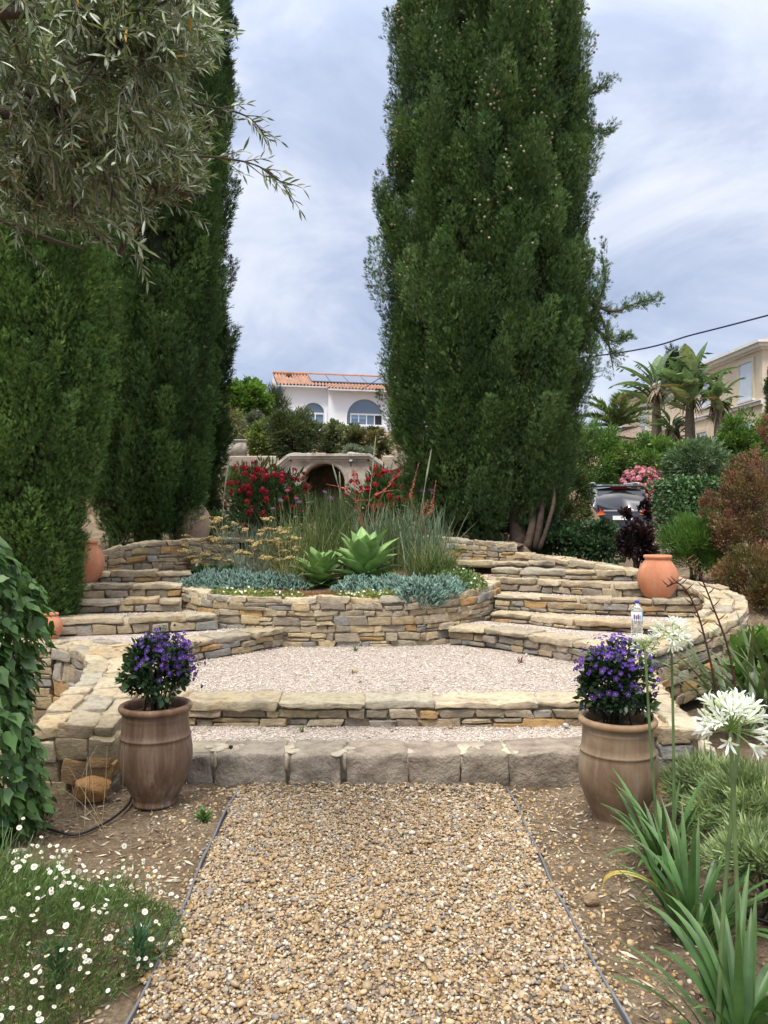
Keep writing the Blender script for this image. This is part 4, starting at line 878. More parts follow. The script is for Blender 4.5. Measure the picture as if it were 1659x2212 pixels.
# ---------------------------------------------------------------- ivy at the left edge
g = rng(103); t = thing('climbing_ivy', 'tall mass of large dark green ivy leaves at the left edge', 'plant', (-2.17, 3.6, 0))
mb = MB(); n = 4200; zz_ = g.uniform(-.02, 1.43, n); th = g.uniform(-2.4, .9, n); rr = (.46+.05*np.sin(zz_*6+th*3))*(1-.55*np.clip((zz_-1.0)/.5, 0, 1)**1.5)*g.uniform(.72, 1.03, n)
o = np.stack([np.cos(th), np.sin(th), 0*th], 1); p = np.stack([-2.12+rr*o[:, 0], 3.6+rr*o[:, 1], zz_], 1)
IVY = T_([(0,0,0),(.34,.08,.03),(.42,.45,.02),(0,.45,-.05),(-.34,.08,.03),(-.42,.45,.02),(.16,.72,-.02),(-.16,.72,-.02),(0,1.05,-.10)], [(0,1,2,3),(0,3,5,4),(3,2,6),(3,5,7)[::-1],(3,6,8,7)])
d = unit(o*.5+np.array([0, 0, -.75])+g.normal(0, .35, (n, 3)))
inst(mb, IVY, p, orient(d, o+[0, 0, .5], g.normal(0, .35, n)), .056*np.exp(g.normal(0, .25, n)), pick(g, [(.075,.155,.040),(.095,.185,.048),(.062,.13,.036),(.115,.21,.06)], n)); mb.build('foliage', GLOSS, t)
mb = MB()
for i in range(14): a = g.uniform(-2.2, .6); q = np.array([[-2.17+.3*math.cos(a+k_*.1), 3.6+.3*math.sin(a+k_*.1), .04+k_*.22] for k_ in range(6)])+g.normal(0, .03, (6, 3)); tube(mb, catmull(q, 3), .006, 5, (.10,.075,.05))
mb.build('stems', BARK, t)
# ---------------------------------------------------------------- daisies
g = rng(104); DC = np.array([-1.40, 2.52]); t = thing('daisy_bush', 'spreading mound of small white daisies on fine green stems at the lower left', 'flowers', (*DC, 0))
n = 27000; a = g.uniform(0, 2*np.pi, n); r = np.sqrt(g.random(n)); R_ = .72*(1+.10*np.sin(3*a+1)+.08*np.sin(5*a)); x = DC[0]+R_*r*np.cos(a)*.84; y = DC[1]+R_*r*np.sin(a)*.92
H = .31*(1-r**2.2)*(.72+.40*np.sin(x*9)*np.sin(y*8+1)+.15*np.sin(x*21+y*17))+.03; z = ground_z(x, y)+H*g.random(n)**.55
mb = MB(); d = unit(np.stack([(x-DC[0])*.8, (y-DC[1])*.8, np.full(n, .8)], 1)+g.normal(0, .55, (n, 3)))
inst(mb, NEED, np.stack([x, y, z], 1), orient(d, None, g.uniform(0, 6, n)), g.uniform(.018, .048, n)*1.0, pick(g, [(.09,.165,.04),(.12,.20,.05),(.075,.14,.034),(.15,.20,.06),(.10,.13,.045)], n, .3)); mb.build('foliage', LEAF, t)
mb = MB(); k = 900; i = g.integers(0, n, k); b = np.stack([x[i], y[i], ground_z(x[i], y[i])], 1); az = np.arctan2(y[i]-DC[1], x[i]-DC[0])+g.normal(0, .6, k)
Cc = blades(mb, b+np.stack([0*az, 0*az, H[i]*.3], 1), az, g.uniform(.1, .6, k), g.uniform(0, .7, k), H[i]*.75+g.uniform(.03, .10, k), np.full(k, .0012), [1, 1, .8], (.11,.17,.05), 4, ((-1, 0), (1, 0))); mb.build('stems', LEAF, t)
fl = [petal_flower('flower', 15, .0088, .0017, (.82,.81,.78), (.62,.50,.10), .0033, seed=i, cup=.05+.1*i) for i in range(3)]
tip = Cc[:, -1]; inf_ = (np.abs(tip[:, 0]/tip[:, 1]) < .5) & ((1.5-tip[:, 2])/tip[:, 1] < .655); vis = np.argsort(g.random(k)*np.where(tip[:, 1] > 2.85, 1.5, .6)+9*(~inf_))
put_flowers(fl, t, tip[vis[:100]]+[0, 0, .004], np.array([[.1, -.45, 1.0]])+g.normal(0, .35, (100, 3)), g.uniform(.8, 1.1, 100), g)
rest = vis[100:165]; mb = MB(); PF = T_([(math.cos(q)*(1 if k_ else .3), math.sin(q)*(1 if k_ else .3), .1) for k_ in (0, 1) for q in np.linspace(0, 2*np.pi, 10, endpoint=False)], [(k_, (k_+1) % 10, 10+(k_+1) % 10, 10+k_) for k_ in range(10)]); CF = T_([(.32*math.cos(q), .32*math.sin(q), .16) for q in np.linspace(0, 2*np.pi, 8, endpoint=False)], [tuple(range(8))])
dd = unit(np.array([[.1, -.45, 1.0]])+g.normal(0, .4, (len(rest), 3))); Rm = orient(np.cross(dd, [1, .2, 0]), dd); ss = g.uniform(.006, .0115, len(rest))
inst(mb, PF, tip[rest], Rm, ss, pick(g, [(.8,.8,.76),(.74,.70,.62),(.80,.72,.68)], len(rest), .08)); inst(mb, CF, tip[rest], Rm, ss, (.6,.48,.1)); tag(mb.build('flower_scatter', PETAL, t), kind='stuff')
def rosette(name, label, cat, base, n, ln, w, col, seed, lean=(.25, 1.25), curve=.35, prof=(.5, 1, .85, 0), mat=None, group=None, nseg=6, sec=((-1, .25), (0, 0), (1, .25)), tip=None, up=0.0):
    g = rng(seed); t = thing(name, label, cat, base, group); mb = MB(); b = np.tile(np.asarray(base, float), (n, 1)); b[:, :2] += g.normal(0, .006, (n, 2)); b[:, 2] += up*np.linspace(1, 0, n)
    f = np.linspace(0, 1, n); blades(mb, b, np.arange(n)*2.399963+g.normal(0, .1, n), lean[0]+(lean[1]-lean[0])*f+g.normal(0, .06, n), np.full(n, curve)*g.uniform(.6, 1.4, n), ln*g.uniform(.85, 1.1, n)*(.65+.35*np.sin(np.pi*np.clip(f*.9+.2, 0, 1))), np.full(n, w), prof, pick(g, col, n, .12), nseg, sec, tip)
    mb.build('foliage', mat or LEAF, t); return t
for i, (px, py, d, l) in enumerate([(300, 2045, 2.52, 'dark green star shaped leaf rosette among the daisies, nearer the gravel path'), (128, 2085, 2.42, 'dark green star shaped leaf rosette among the daisies, nearer the left edge')]):
    p = P(px, py, d); rosette('spurge_plant', l, 'plant', (p[0], p[1], max(p[2]-.06, .02)), 34, .10, .006, [(.05,.12,.055),(.06,.135,.06)], 110+i, (.2, 1.5), .2, (.5, 1, 1, .2), group='star leaved spurges in the daisies', up=.07)
rosette('weed', 'small light green weed on the soil between the brown pot and the path', 'weed', (*G(440, 1772, 0)[:2], .0), 26, .075, .011, [(.13,.22,.06),(.11,.19,.05)], 112, (.2, 1.35), .4, (.3, 1, .8, 0))
rosette('weed', 'tiny green weed sprouting in the gravel path centre', 'weed', (*G(868, 1815, 0)[:2], .015), 9, .035, .005, [(.10,.15,.05)], 113, (.5, 1.35), .4, (.3, 1, .8, 0))
rosette('weed', 'tiny green grass tuft on the lowest tread', 'weed', (*G(652, 1578, .18)[:2], .17), 10, .07, .003, [(.15,.2,.07)], 114, (.1, .9), .6, (1, 1, .8, 0))
rosette('weed', 'tiny reddish seedling on the white gravel before the right steps', 'weed', (*G(1125, 1430, .33)[:2], .325), 10, .06, .006, [(.16,.05,.05),(.2,.08,.06)], 115, (.1, 1.0), .5, (.4, 1, .8, 0))
rosette('weed', 'dry tan tuft lying in the middle of the white gravel platform', 'weed', (*G(762, 1452, .33)[:2], .325), 12, .07, .006, [(.4,.3,.17)], 116, (.6, 1.4), .5, (.4, 1, .8, 0))
rosette('weed', 'small green weed at the planter wall foot on the left', 'weed', (*G(768, 1405, .33)[:2], .325), 12, .06, .006, [(.12,.18,.07)], 117, (.2, 1.2), .5, (.4, 1, .8, 0))
g = rng(118); t = thing('dry_grass', 'thin dry straw stalks standing beside the brown pot', 'grass', (-1.45, 3.7, 0)); mb = MB(); n = 13
b = np.stack([g.uniform(-1.62, -1.32, n), g.uniform(3.45, 3.95, n), np.zeros(n)], 1); C_ = blades(mb, b, g.uniform(0, 6, n), g.uniform(.1, .6, n), g.uniform(-.2, .6, n), g.uniform(.15, .42, n), np.full(n, .0014), [1, .9, .6], pick(g, [(.42,.33,.19),(.35,.27,.16)], n), 6, ((-1, 0), (0, .5), (1, 0)))
mb.build('stalks', PLAIN, t)
# ---------------------------------------------------------------- agapanthus
def umbel(t, top, ax, r, seed, n=46, openf=.8):
    g = rng(seed); d = unit(g.normal(0, 1, (n*3, 3))+np.asarray(ax)*.55); d = d[(d@np.asarray(ax)) > -.45][:n]; n = len(d); mb = MB(); pc = np.asarray(top)
    for i in range(n):
        l = r*g.uniform(.55, .72); q = np.array([pc, pc+d[i]*l*.5+[0, 0, l*.04], pc+d[i]*l+[0, 0, -l*.02]]); tube(mb, q, .0011, 4, (.30,.42,.12), cap=False)
        e = q[-1]; op = g.random() < openf; fr = orient(d[i][None], None, g.uniform(0, 6, 1))[0]; L_ = r*g.uniform(.38, .5)
        if op:
            for k in range(6):
                a = k*np.pi/3; s = fr[:, 0]*math.cos(a)+fr[:, 2]*math.sin(a); w_ = np.cross(d[i], s)
                V = [e+s*.0012, e+d[i]*L_*.55+s*L_*.16+w_*L_*.075, e+d[i]*L_*.86+s*L_*.42+w_*L_*.085, e+d[i]*L_*.95+s*L_*.62, e+d[i]*L_*.86+s*L_*.42-w_*L_*.085, e+d[i]*L_*.55+s*L_*.16-w_*L_*.075]
                mb.faces(V, [(0, 1, 4+1), (1, 2, 4, 5), (2, 3, 4)], np.array([.80,.82,.80])*g.uniform(.92, 1.08))
        else:
            V0, L0, S0 = BALL; mb.add((V0*[.16, .5, .16]*L_*.7)@fr.T+e+d[i]*L_*.3, L0, S0, (.66,.74,.50))
    return mb
AGC = [(.055,.125,.035),(.065,.145,.04),(.048,.105,.035),(.08,.16,.045)]
def agapanthus(label, base, n, ln, stalks, seed, az0=None, w=.0130):
    g = rng(seed); base = np.asarray(base, float); t = thing('agapanthus', label, 'flower', base, 'agapanthus clumps along the path'); mb = MB()
    b = np.tile(base, (n, 1)); az = g.uniform(0, 2*np.pi, n); off = g.uniform(0, .09, n); b[:, 0] += off*np.cos(az); b[:, 1] += off*np.sin(az)
    cols = pick(g, AGC, n, .15)
    blades(mb, b, az+g.normal(0, .3, n), g.uniform(.05, .65, n), g.uniform(.25, 1.5, n), ln*g.uniform(.7, 1.2, n), w*g.uniform(.75, 1.25, n), (.75, .95, 1, .9, .65, .08), cols, 10, ((-1, .28), (-.5, .08), (0, 0), (.5, .08), (1, .28)), (.10,.17,.05), droop=1.3); mb.build('foliage', GLOSS, t)
    for k, (top, r, of, bb) in enumerate(stalks):
        top = np.asarray(top, float); s0 = base+np.asarray(bb, float); q = catmull([s0, s0*.6+top*.4+[.008*(-1)**k, 0, .02], top], 8); mb = MB(); tube(mb, q, np.linspace(.0072, .0052, len(q)), 8, (.13,.20,.075)); st = mb.build('flower_stalk', GLOSS, t)
        if r: umbel(t, top, unit(q[-1]-q[-3]), r, seed*7+k, 44 if r > .06 else 34, of).build('flower_head', PETAL, st)
    return t
agapanthus('agapanthus clump close behind the right pot side, carrying two smaller flower heads', (*G(1437, 1890, 0)[:2], 0), 46, .40, [(P(1450, 1376, 3.15), .082, .85, (.03, 0, .03)), (P(1393, 1398, 3.2), .058, .35, (-.01, .02, .03))], 121)
agapanthus('leafy agapanthus clump without flowers in the middle of the row', (*G(1500, 2040, 0)[:2], 0), 46, .42, [], 122)
agapanthus('nearest agapanthus clump with the largest white flower head', (*G(1610, 2310, 0)[:2], 0), 46, .44, [(P(1578, 1578, 2.02), .098, .85, (-.03, -.02, .03)), (P(1600, 1545, 2.2), .06, .5, (-.05, .06, .03))], 123, w=.0145)
g = rng(124); t = thing('yellowed_leaf', 'single yellowing strap leaf arching onto the soil before the middle agapanthus', 'leaf', (*G(1480, 2010, 0)[:2], .02)); mb = MB()
q = np.array([P(1475, 1990, 2.78), P(1420, 1915, 2.8), P(1350, 1885, 2.8), P(1310, 1895, 2.8), P(1300, 1925, 2.8)]); q = catmull(q, 5); wv = np.interp(np.linspace(0, 1, len(q)), [0, .3, .8, 1], [.010, .011, .008, .001])
V = np.concatenate([q-[0, 0, 0]+np.c_[0*wv, wv, wv*.4], q+np.c_[0*wv, -wv, -wv*.2]]); k = len(q); mb.faces(V, [(i, i+1, k+i+1, k+i) for i in range(k-1)], (.50,.38,.08)); mb.build('blade', LEAF, t)
# strap leaved plant and dark stalks by the curved wall
g = rng(125); b0 = G(1600, 1575, .08); t = thing('flax_plant', 'clump of long arching green strap leaves against the curved stone wall', 'plant', b0); mb = MB(); n = 46
b = np.tile(b0, (n, 1)); b[:, 0] += g.uniform(-.12, .3, n); b[:, 1] += g.uniform(-.15, .2, n)
blades(mb, b, np.where(g.random(n) < .7, g.normal(2.9, .8, n), g.uniform(0, 6.3, n)), g.uniform(.1, .75, n), g.uniform(.3, 1.6, n), g.uniform(.5, .95, n), g.uniform(.015, .024, n), (.7, 1, 1, .8, .5, .05), pick(g, [(.09,.14,.055),(.11,.165,.065),(.075,.115,.05),(.13,.17,.075)], n), 11, ((-1, .3), (0, 0), (1, .3)), (.14,.16,.06), droop=1.4); mb.build('foliage', GLOSS, t)
for k, pts in enumerate([[(1560,1560),(1535,1430),(1505,1320),(1470,1262),(1440,1268)], [(1600,1560),(1575,1410),(1540,1310),(1510,1240),(1480,1212)]]):
    q = catmull([P(x_, y_, 4.95) for x_, y_ in pts], 6); mb = MB(); tube(mb, q, np.linspace(.008, .003, len(q)), 6, (.075,.030,.022)); 
    for i in range(int(len(q)*.35), len(q), 1):
        s_ = (-1)**i; e = q[i]+np.array([s_*.05, g.normal(0, .02), .045]); tube(mb, [q[i], q[i]*.5+e*.5+[0, 0, -.004], e], [.003, .0045, .001], 5, (.14,.065,.03) if i > len(q)*.7 else (.10,.03,.025))
    mb.build('flower_stalk', BARK, t)
# sage
for i, (px, py, d, r, l) in enumerate([(1590, 1800, 3.3, (.26, .25, .21), 'grey green narrow leaved sage bush on the right, beside the pot'), (1680, 1960, 2.85, (.26, .22, .17), 'lower sprawling sage bush at the right edge behind the agapanthus'), (1500, 1720, 3.75, (.2, .18, .15), 'small pale sage bush at the foot of the right wing wall')]):
    b = G(px, py+40, 0); shrub('sage_bush', l, 'shrub', (b[0], d, 0), r, 7000, NLANCE, .042, [(.22,.29,.13),(.26,.335,.165),(.19,.255,.115),(.29,.36,.15)], 130+i, 60, .30, .05, group='grey green sage bushes', stem=.006, up=.6, nst=20)
shrub('leafy_plant', 'bright green broad leaved plant behind the strap leaves at the right edge', 'plant', (P(1650, 1430, 5.6)[0], 5.6, .15), (.2, .2, .3), 260, OVAL, .10, [(.10,.19,.04),(.13,.22,.05)], 134, 20, .35, 0, stem=.006)
# ---------------------------------------------------------------- planter planting
def PZ(x, d): X_ = (x-829.5)*d/F; return np.array([X_, d, float(planter_z(np.array(X_), np.array(d)))])
AG = ((-1, .38), (-.55, .12), (0, .0), (.55, .12), (1, .38), (.5, .03), (0, -.09), (-.5, .03), (-1, .38))
rosette('agave', 'large pale green spineless agave rosette in the planter, the bigger of two', 'plant', PZ(787, 7.95), 36, .55, .104, [(.23,.38,.12),(.27,.42,.14),(.19,.33,.10)], 140, (.12, 1.50), .42, (.62, .55, .85, 1, .85, .5, 0), GLOSS, 'agaves in the planter', 10, AG, up=.10)
rosette('agave', 'smaller green spineless agave rosette left of the big one', 'plant', PZ(690, 7.85), 30, .40, .08, [(.20,.34,.10),(.23,.38,.115)], 141, (.12, 1.50), .40, (.62, .55, .85, 1, .85, .5, 0), GLOSS, 'agaves in the planter', 10, AG, up=.07)
CONE = T_([(.09,0,0),(0,0,.09),(-.09,0,0),(0,0,-.09),(.11,.6,0),(0,.6,.11),(-.11,.6,0),(0,.6,-.11),(0,1,0)], [(0,1,5,4),(1,2,6,5),(2,3,7,6),(3,0,4,7),(4,5,8),(5,6,8),(6,7,8),(7,4,8)])
def mat_plant(name, label, cat, pts, rad, n, T, size, cols, seed, h=.08, spread=.5, mat=None, group=None, flowers=None):
    g = rng(seed); t = thing(name, label, cat, PZ(*pts[0]), group); mb = MB(); i = g.integers(0, len(pts), n); c = np.array([PZ(*q) for q in pts])
    a = g.uniform(0, 6.28, n); r = np.sqrt(g.random(n)); x = c[i, 0]+rad[0]*r*np.cos(a); y = c[i, 1]+rad[1]*r*np.sin(a)
    hh = h*(1-r**2*.8)*g.uniform(.4, 1.1, n); wf = 7.06+np.where(x < -1.2, .45*(-1.2-x), np.where(x > .4, .75*(x-.4), 0)); over = np.clip(wf+.05-y, 0, .5); y = y+over*.85
    z = planter_z(x, y)+hh-over*.75
    d = unit(np.stack([np.cos(a)*r*.7, np.sin(a)*r*.7-over*2, np.full(n, .9)], 1)+g.normal(0, spread, (n, 3)))
    inst(mb, T, np.stack([x, y, z-size*.5], 1), orient(d, None, g.uniform(0, 6, n)), size*g.uniform(.7, 1.25, n), pick(g, cols, n, .22)); mb.build('foliage', mat or LEAF, t)
    if flowers:
        k, src, fs = flowers; j = g.integers(0, n, k); put_flowers(src, t, np.stack([x, y, z+size*.5], 1)[j], d[j]+[0, -.4, .5], np.full(k, fs)*g.uniform(.8, 1.2, k), g)
    return t
BLU = [(.115,.20,.155),(.15,.245,.195),(.095,.17,.13),(.19,.28,.225)]
mat_plant('succulent_mat', 'blue green finger leaved succulent carpet on the left of the planter', 'succulent', [(435, 7.75), (480, 7.75), (530, 7.7), (580, 7.75), (625, 7.8), (460, 7.95), (520, 7.95)], (.24, .2), 3200, CONE, .08, BLU, 142, .15, .5, GLOSS, 'blue succulent carpets')
mat_plant('succulent_mat', 'blue green finger leaved succulent carpet spilling over the wall on the right', 'succulent', [(770, 7.5), (820, 7.4), (870, 7.35), (905, 7.2), (945, 7.45), (900, 7.6), (850, 7.6), (960, 7.6)], (.22, .2), 3800, CONE, .08, BLU, 143, .16, .5, GLOSS, 'blue succulent carpets')
wf = [petal_flower('flower', 6, .017, .008, (.82,.82,.76), (.6,.6,.3), .003, seed=5), petal_flower('flower', 5, .014, .008, (.8,.8,.72), (.6,.6,.3), .003, seed=6)]
ALY = [(.24,.27,.07),(.30,.31,.09),(.17,.23,.06)]
mat_plant('alyssum_mat', 'low yellow green mat with tiny white flowers along the planter front, left', 'flowers', [(480, 7.32), (530, 7.25), (580, 7.2), (625, 7.18)], (.15, .09), 1700, DIAM, .028, ALY, 144, .06, .7, None, 'white flowering mats on the planter edge', (55, wf, .75))
mat_plant('alyssum_mat', 'low yellow green mat with tiny white flowers right of the brown sedum', 'flowers', [(745, 7.16), (790, 7.14), (835, 7.15)], (.13, .08), 1000, DIAM, .03, ALY, 145, .06, .6, None, 'white flowering mats on the planter edge', (38, wf, .75))
mat_plant('alyssum_mat', 'small white flowered sprig hanging on the wall below the right succulents', 'flowers', [(945, 7.16)], (.07, .03), 200, DIAM, .028, ALY, 146, .04, .6, None, 'white flowering mats on the planter edge', (12, wf, .9))
mat_plant('sedum_mat', 'rusty brown dry sedum mat on the front edge of the planter', 'plant', [(605, 7.22), (645, 7.2), (685, 7.22), (720, 7.2)], (.15, .1), 1500, NEED, .035, [(.26,.12,.045),(.32,.16,.06),(.21,.10,.045)], 147, .07, .6)
mat_plant('daisy_mat', 'green mat with a few white daisies at the planter, right of the grasses', 'flowers', [(955, 8.0), (985, 7.9), (1010, 7.75), (970, 7.75)], (.2, .22), 2600, DIAM, .035, [(.13,.2,.06),(.17,.24,.075),(.10,.16,.05)], 148, .19, .6, None, 'daisy mats in the planter', (45, wf, .9))
mat_plant('daisy_mat', 'dark green tuft with a white daisy behind the left succulents', 'flowers', [(440, 8.25), (470, 8.2), (495, 8.25)], (.16, .13), 1000, LANCE, .07, [(.06,.14,.04),(.08,.17,.05)], 149, .13, .5, None, 'daisy mats in the planter', (6, wf, 1.8))
# yellow helichrysum
g = rng(150); t = thing('yarrow', 'silver leaved plant with flat mustard yellow flower heads in the planter', 'flower', PZ(540, 8.4)); mb = MB(); n = 3000
c = np.array([PZ(560, 8.4), PZ(520, 8.5), PZ(590, 8.45)])[g.integers(0, 3, n)]; o = unit(g.normal(0, 1, (n, 3)))*[.26, .22, .2]*(g.random(n)**.5)[:, None]; o[:, 2] = np.abs(o[:, 2])+.02
inst(mb, NEED, c+o, orient(unit(o+[0, 0, .15]+g.normal(0, .1, (n, 3))), None, g.uniform(0, 6, n)), g.uniform(.05, .09, n), pick(g, [(.42,.46,.40),(.50,.53,.47),(.34,.39,.31)], n)); mb.build('foliage', LEAF, t)
hm = MB(); cl = g.normal(0, 1, (60, 3))*[.025, .025, .006]; inst(hm, BALL, cl, randrot(g, 60), g.uniform(.008, .013, 60), pick(g, [(.50,.38,.17),(.58,.46,.23),(.42,.31,.14)], 60)); hd = hm.build('flower_head', PETAL); COL.objects.unlink(hd)
mb = MB(); n = 88; x_ = np.concatenate([g.uniform(395, 640, 70), g.normal(580, 25, 18)]); y_ = 1140+75*g.random(n)+np.where(x_ < 480, 18, 0); y_[:12] = g.uniform(1118, 1145, 12); x_[:12] = g.uniform(430, 600, 12); dd = g.uniform(7.9, 8.6, n)
for i in range(n):
    e = P(x_[i], y_[i], dd[i]); b = PZ(530+(x_[i]-530)*.35, 8.35); q = catmull([b, b*.45+e*.55+[0, 0, .05], e], 4); tube(mb, q, .0028, 4, (.30,.30,.16), cap=False); child_copy(hd, t, e, (g.normal(0, .2)-.15, g.normal(0, .2), g.uniform(0, 6)), g.uniform(.55, 1.05))
mb.build('stems', LEAF, t)
# grasses and red yuccas
def tuft(name, label, pts, n, ln, w, lean, curve, cols, seed, cat='grass', group=None, spread=.1, tip=None, sec=((-1, .3), (0, 0), (1, .3))):
    g = rng(seed); t = thing(name, label, cat, PZ(*pts[0]), group); mb = MB(); b = np.array([PZ(*q) for q in pts])[g.integers(0, len(pts), n)]; b[:, :2] += g.normal(0, spread, (n, 2))
    blades(mb, b, g.uniform(0, 6.28, n), np.abs(g.normal(lean[0], lean[1], n)), g.uniform(*curve, n), g.uniform(*ln, n), g.uniform(w*.7, w*1.2, n), (1, 1, .9, .7, .1), pick(g, cols, n, .22), 7, sec, tip); mb.build('foliage', LEAF, t); return t
GR = [(.12,.165,.055),(.15,.19,.065),(.18,.20,.08),(.10,.14,.05)]
tuft('grass_clump', 'loose olive green grass filling the planter centre behind the agaves', [(640, 8.4), (700, 8.6), (760, 8.8), (820, 8.7)], 900, (.35, .75), .004, (.3, .22), (.1, .8), GR, 160, spread=.16, group='grasses in the planter')
tuft('grass_clump', 'dense dark green upright rushes in the middle of the planter', [(712, 9.0), (735, 9.1)], 420, (.65, .95), .0042, (.12, .09), (0, .25), [(.075,.12,.045),(.095,.14,.05)], 161, spread=.09, group='grasses in the planter')
tuft('grass_clump', 'dry straw tinted grass below the yellow flower heads', [(620, 7.9), (650, 7.8)], 240, (.25, .5), .0035, (.5, .25), (.2, .9), [(.22,.22,.08),(.28,.25,.11)], 162, spread=.07, group='grasses in the planter')
tuft('grass_clump', 'fine green grass arching over the planter edge at the right', [(915, 8.1), (945, 8.2)], 420, (.3, .6), .0035, (.5, .3), (.3, 1.1), GR, 163, spread=.1, group='grasses in the planter')
BY = [(.16,.235,.165),(.20,.275,.20),(.135,.20,.13),(.24,.30,.22),(.15,.20,.10)]
tuft('grass_clump', 'tall wispy light green grass stems standing behind both agaves', [(640, 8.7), (690, 8.8), (750, 8.9), (820, 8.9), (870, 8.8)], 420, (.55, 1.0), .003, (.22, .14), (.05, .6), [(.17,.22,.09),(.21,.25,.11),(.24,.24,.12),(.15,.19,.08)], 164, spread=.16, group='grasses in the planter')
def yucca(label, pts, n, ln, seed, spikes=(), lean=(.26, .2), sp=.10):
    t = tuft('red_yucca', label, pts, n, ln, .0065, lean, (0, .35), BY, seed, 'plant', 'blue leaved yuccas in the planter', sp, sec=((-1, .5), (0, 0), (1, .5))); g = rng(seed+1)
    for pl, d in spikes:
        q = catmull([PZ(*pts[0])*np.array([1, 1, 1])]+[P(a, b, d) for a, b in pl], 7); mb = MB(); tube(mb, q, np.linspace(.005, .002, len(q)), 5, (.34,.17,.11))
        k = 44; u = np.linspace(.62, 1, k); ii = (u*(len(q)-1.01)).astype(int); p = q[ii]+(q[ii+1]-q[ii])*(u*(len(q)-1.01)-ii)[:, None]; a = g.uniform(0, 6.28, k); dr = unit(np.stack([np.cos(a), np.sin(a), np.full(k, .25)], 1))
        s = .030*(1.15-.75*(u-.62)/.38); inst(mb, CONE, p, orient(dr), np.stack([s*1.3, s, s*1.3], 1), pick(g, [(.70,.17,.13),(.76,.25,.19),(.60,.12,.10)], k)); mb.build('flower_spike', PETAL, t)
yucca('blue leaved yucca clump on the planter right with two upright coral flower spikes', [(905, 8.6), (930, 8.5)], 150, (.45, .85), 170, [([(900,1120),(888,1070),(905,1000)], 8.5), ([(915,1130),(930,1105),(942,1038)], 8.4), ([(905,1150),(912,1110),(924,1080)], 8.5)])
yucca('blue leaved yucca clump behind the big agave with slanting coral flower spikes', [(800, 8.7), (850, 8.8)], 170, (.45, .85), 172, [([(805,1120),(835,1055),(872,1013)], 8.8), ([(790,1110),(815,1068),(858,1058)], 8.7), ([(770,1090),(765,1045),(763,1003)], 8.9), ([(780,1110),(750,1060),(706,1046)], 8.8), ([(780,1120),(770,1085),(800,1080)], 8.9), ([(775,1100),(780,1062),(806,1056)], 8.9)])
yucca('thin blue leaved yucca behind the yellow flowers without spikes', [(500, 9.0), (560, 9.0), (590, 9.0)], 150, (.35, .6), 174, (), (.15, .12), .12)
for i, (pts, d, l) in enumerate([([(480,1150),(485,1060),(497,984)], 8.8, 'tall pale seed spike rising over the left oleander'), ([(795,1117),(803,1030),(812,940)], 9.1, 'tall pale seed spike before the right half of the arch wall'), ([(735,1080),(728,1040),(718,1003)], 9.0, 'pale seed spike crossing the dark arch opening'), ([(905,1138),(918,1050),(932,970)], 8.6, 'tall pale seed spike before the right cypress'), ([(737,1085),(735,1050),(733,1018)], 9.2, 'short pale seed spike inside the arch opening, right of the first')]):
    q = catmull([PZ(pts[0][0], d)]+[P(a, b, d) for a, b in pts], 6); mb = MB(); k = len(q); tube(mb, q, np.interp(np.linspace(0, 1, k), [0, .68, .75, .9, 1], [.004, .004, .012, .010, .002]), 6, (.32,.36,.22)); tag(mb.build('seed_spike', LEAF), l, 'grass', 'pale seed spikes in the planter')
lf = petal_flower('flower_head', 9, .03, .010, (.42,.24,.60), (.5,.3,.6), .008, seed=9, cup=.5)
g = rng(180); t = thing('society_garlic', 'thin stalks with small lavender flower heads in the planter centre', 'flower', PZ(660, 8.9)); mb = MB()
for a, b in [(621, 1061), (606, 1082), (645, 1086), (701, 1064), (714, 1077), (665, 1087), (640, 1078), (590, 1100)]:
    e = P(a, b, 8.9); q = catmull([PZ(655+(a-655)*.4, 8.9), e*.5+PZ(655+(a-655)*.5, 8.9)*.5+[0, 0, .1], e], 5); tube(mb, q, .0025, 4, (.12,.18,.08), cap=False); child_copy(lf, t, e, (-.5+g.normal(0, .2), g.normal(0, .2), 0), 1.2)
mb.build('stems', LEAF, t)
e = P(918, 1075, 9.2); t = thing('verbena', 'single purple verbena heads beside the coral spikes at the cypress', 'flower', PZ(925, 9.0)); mb = MB()
for a, b in ((913, 1062), (932, 1061)): e = P(a, b, 9.0); tube(mb, catmull([PZ(922, 9.0), e*.5+PZ(922, 9.0)*.5, e], 4), .0025, 4, (.12,.16,.08)); child_copy(petal_flower('flower_head', 9, .035, .012, (.20,.07,.36), (.2,.08,.3), .010, seed=10, cup=.6), t, e, (-.5, 0, 0), 1.1)
mb.build('stems', LEAF, t)
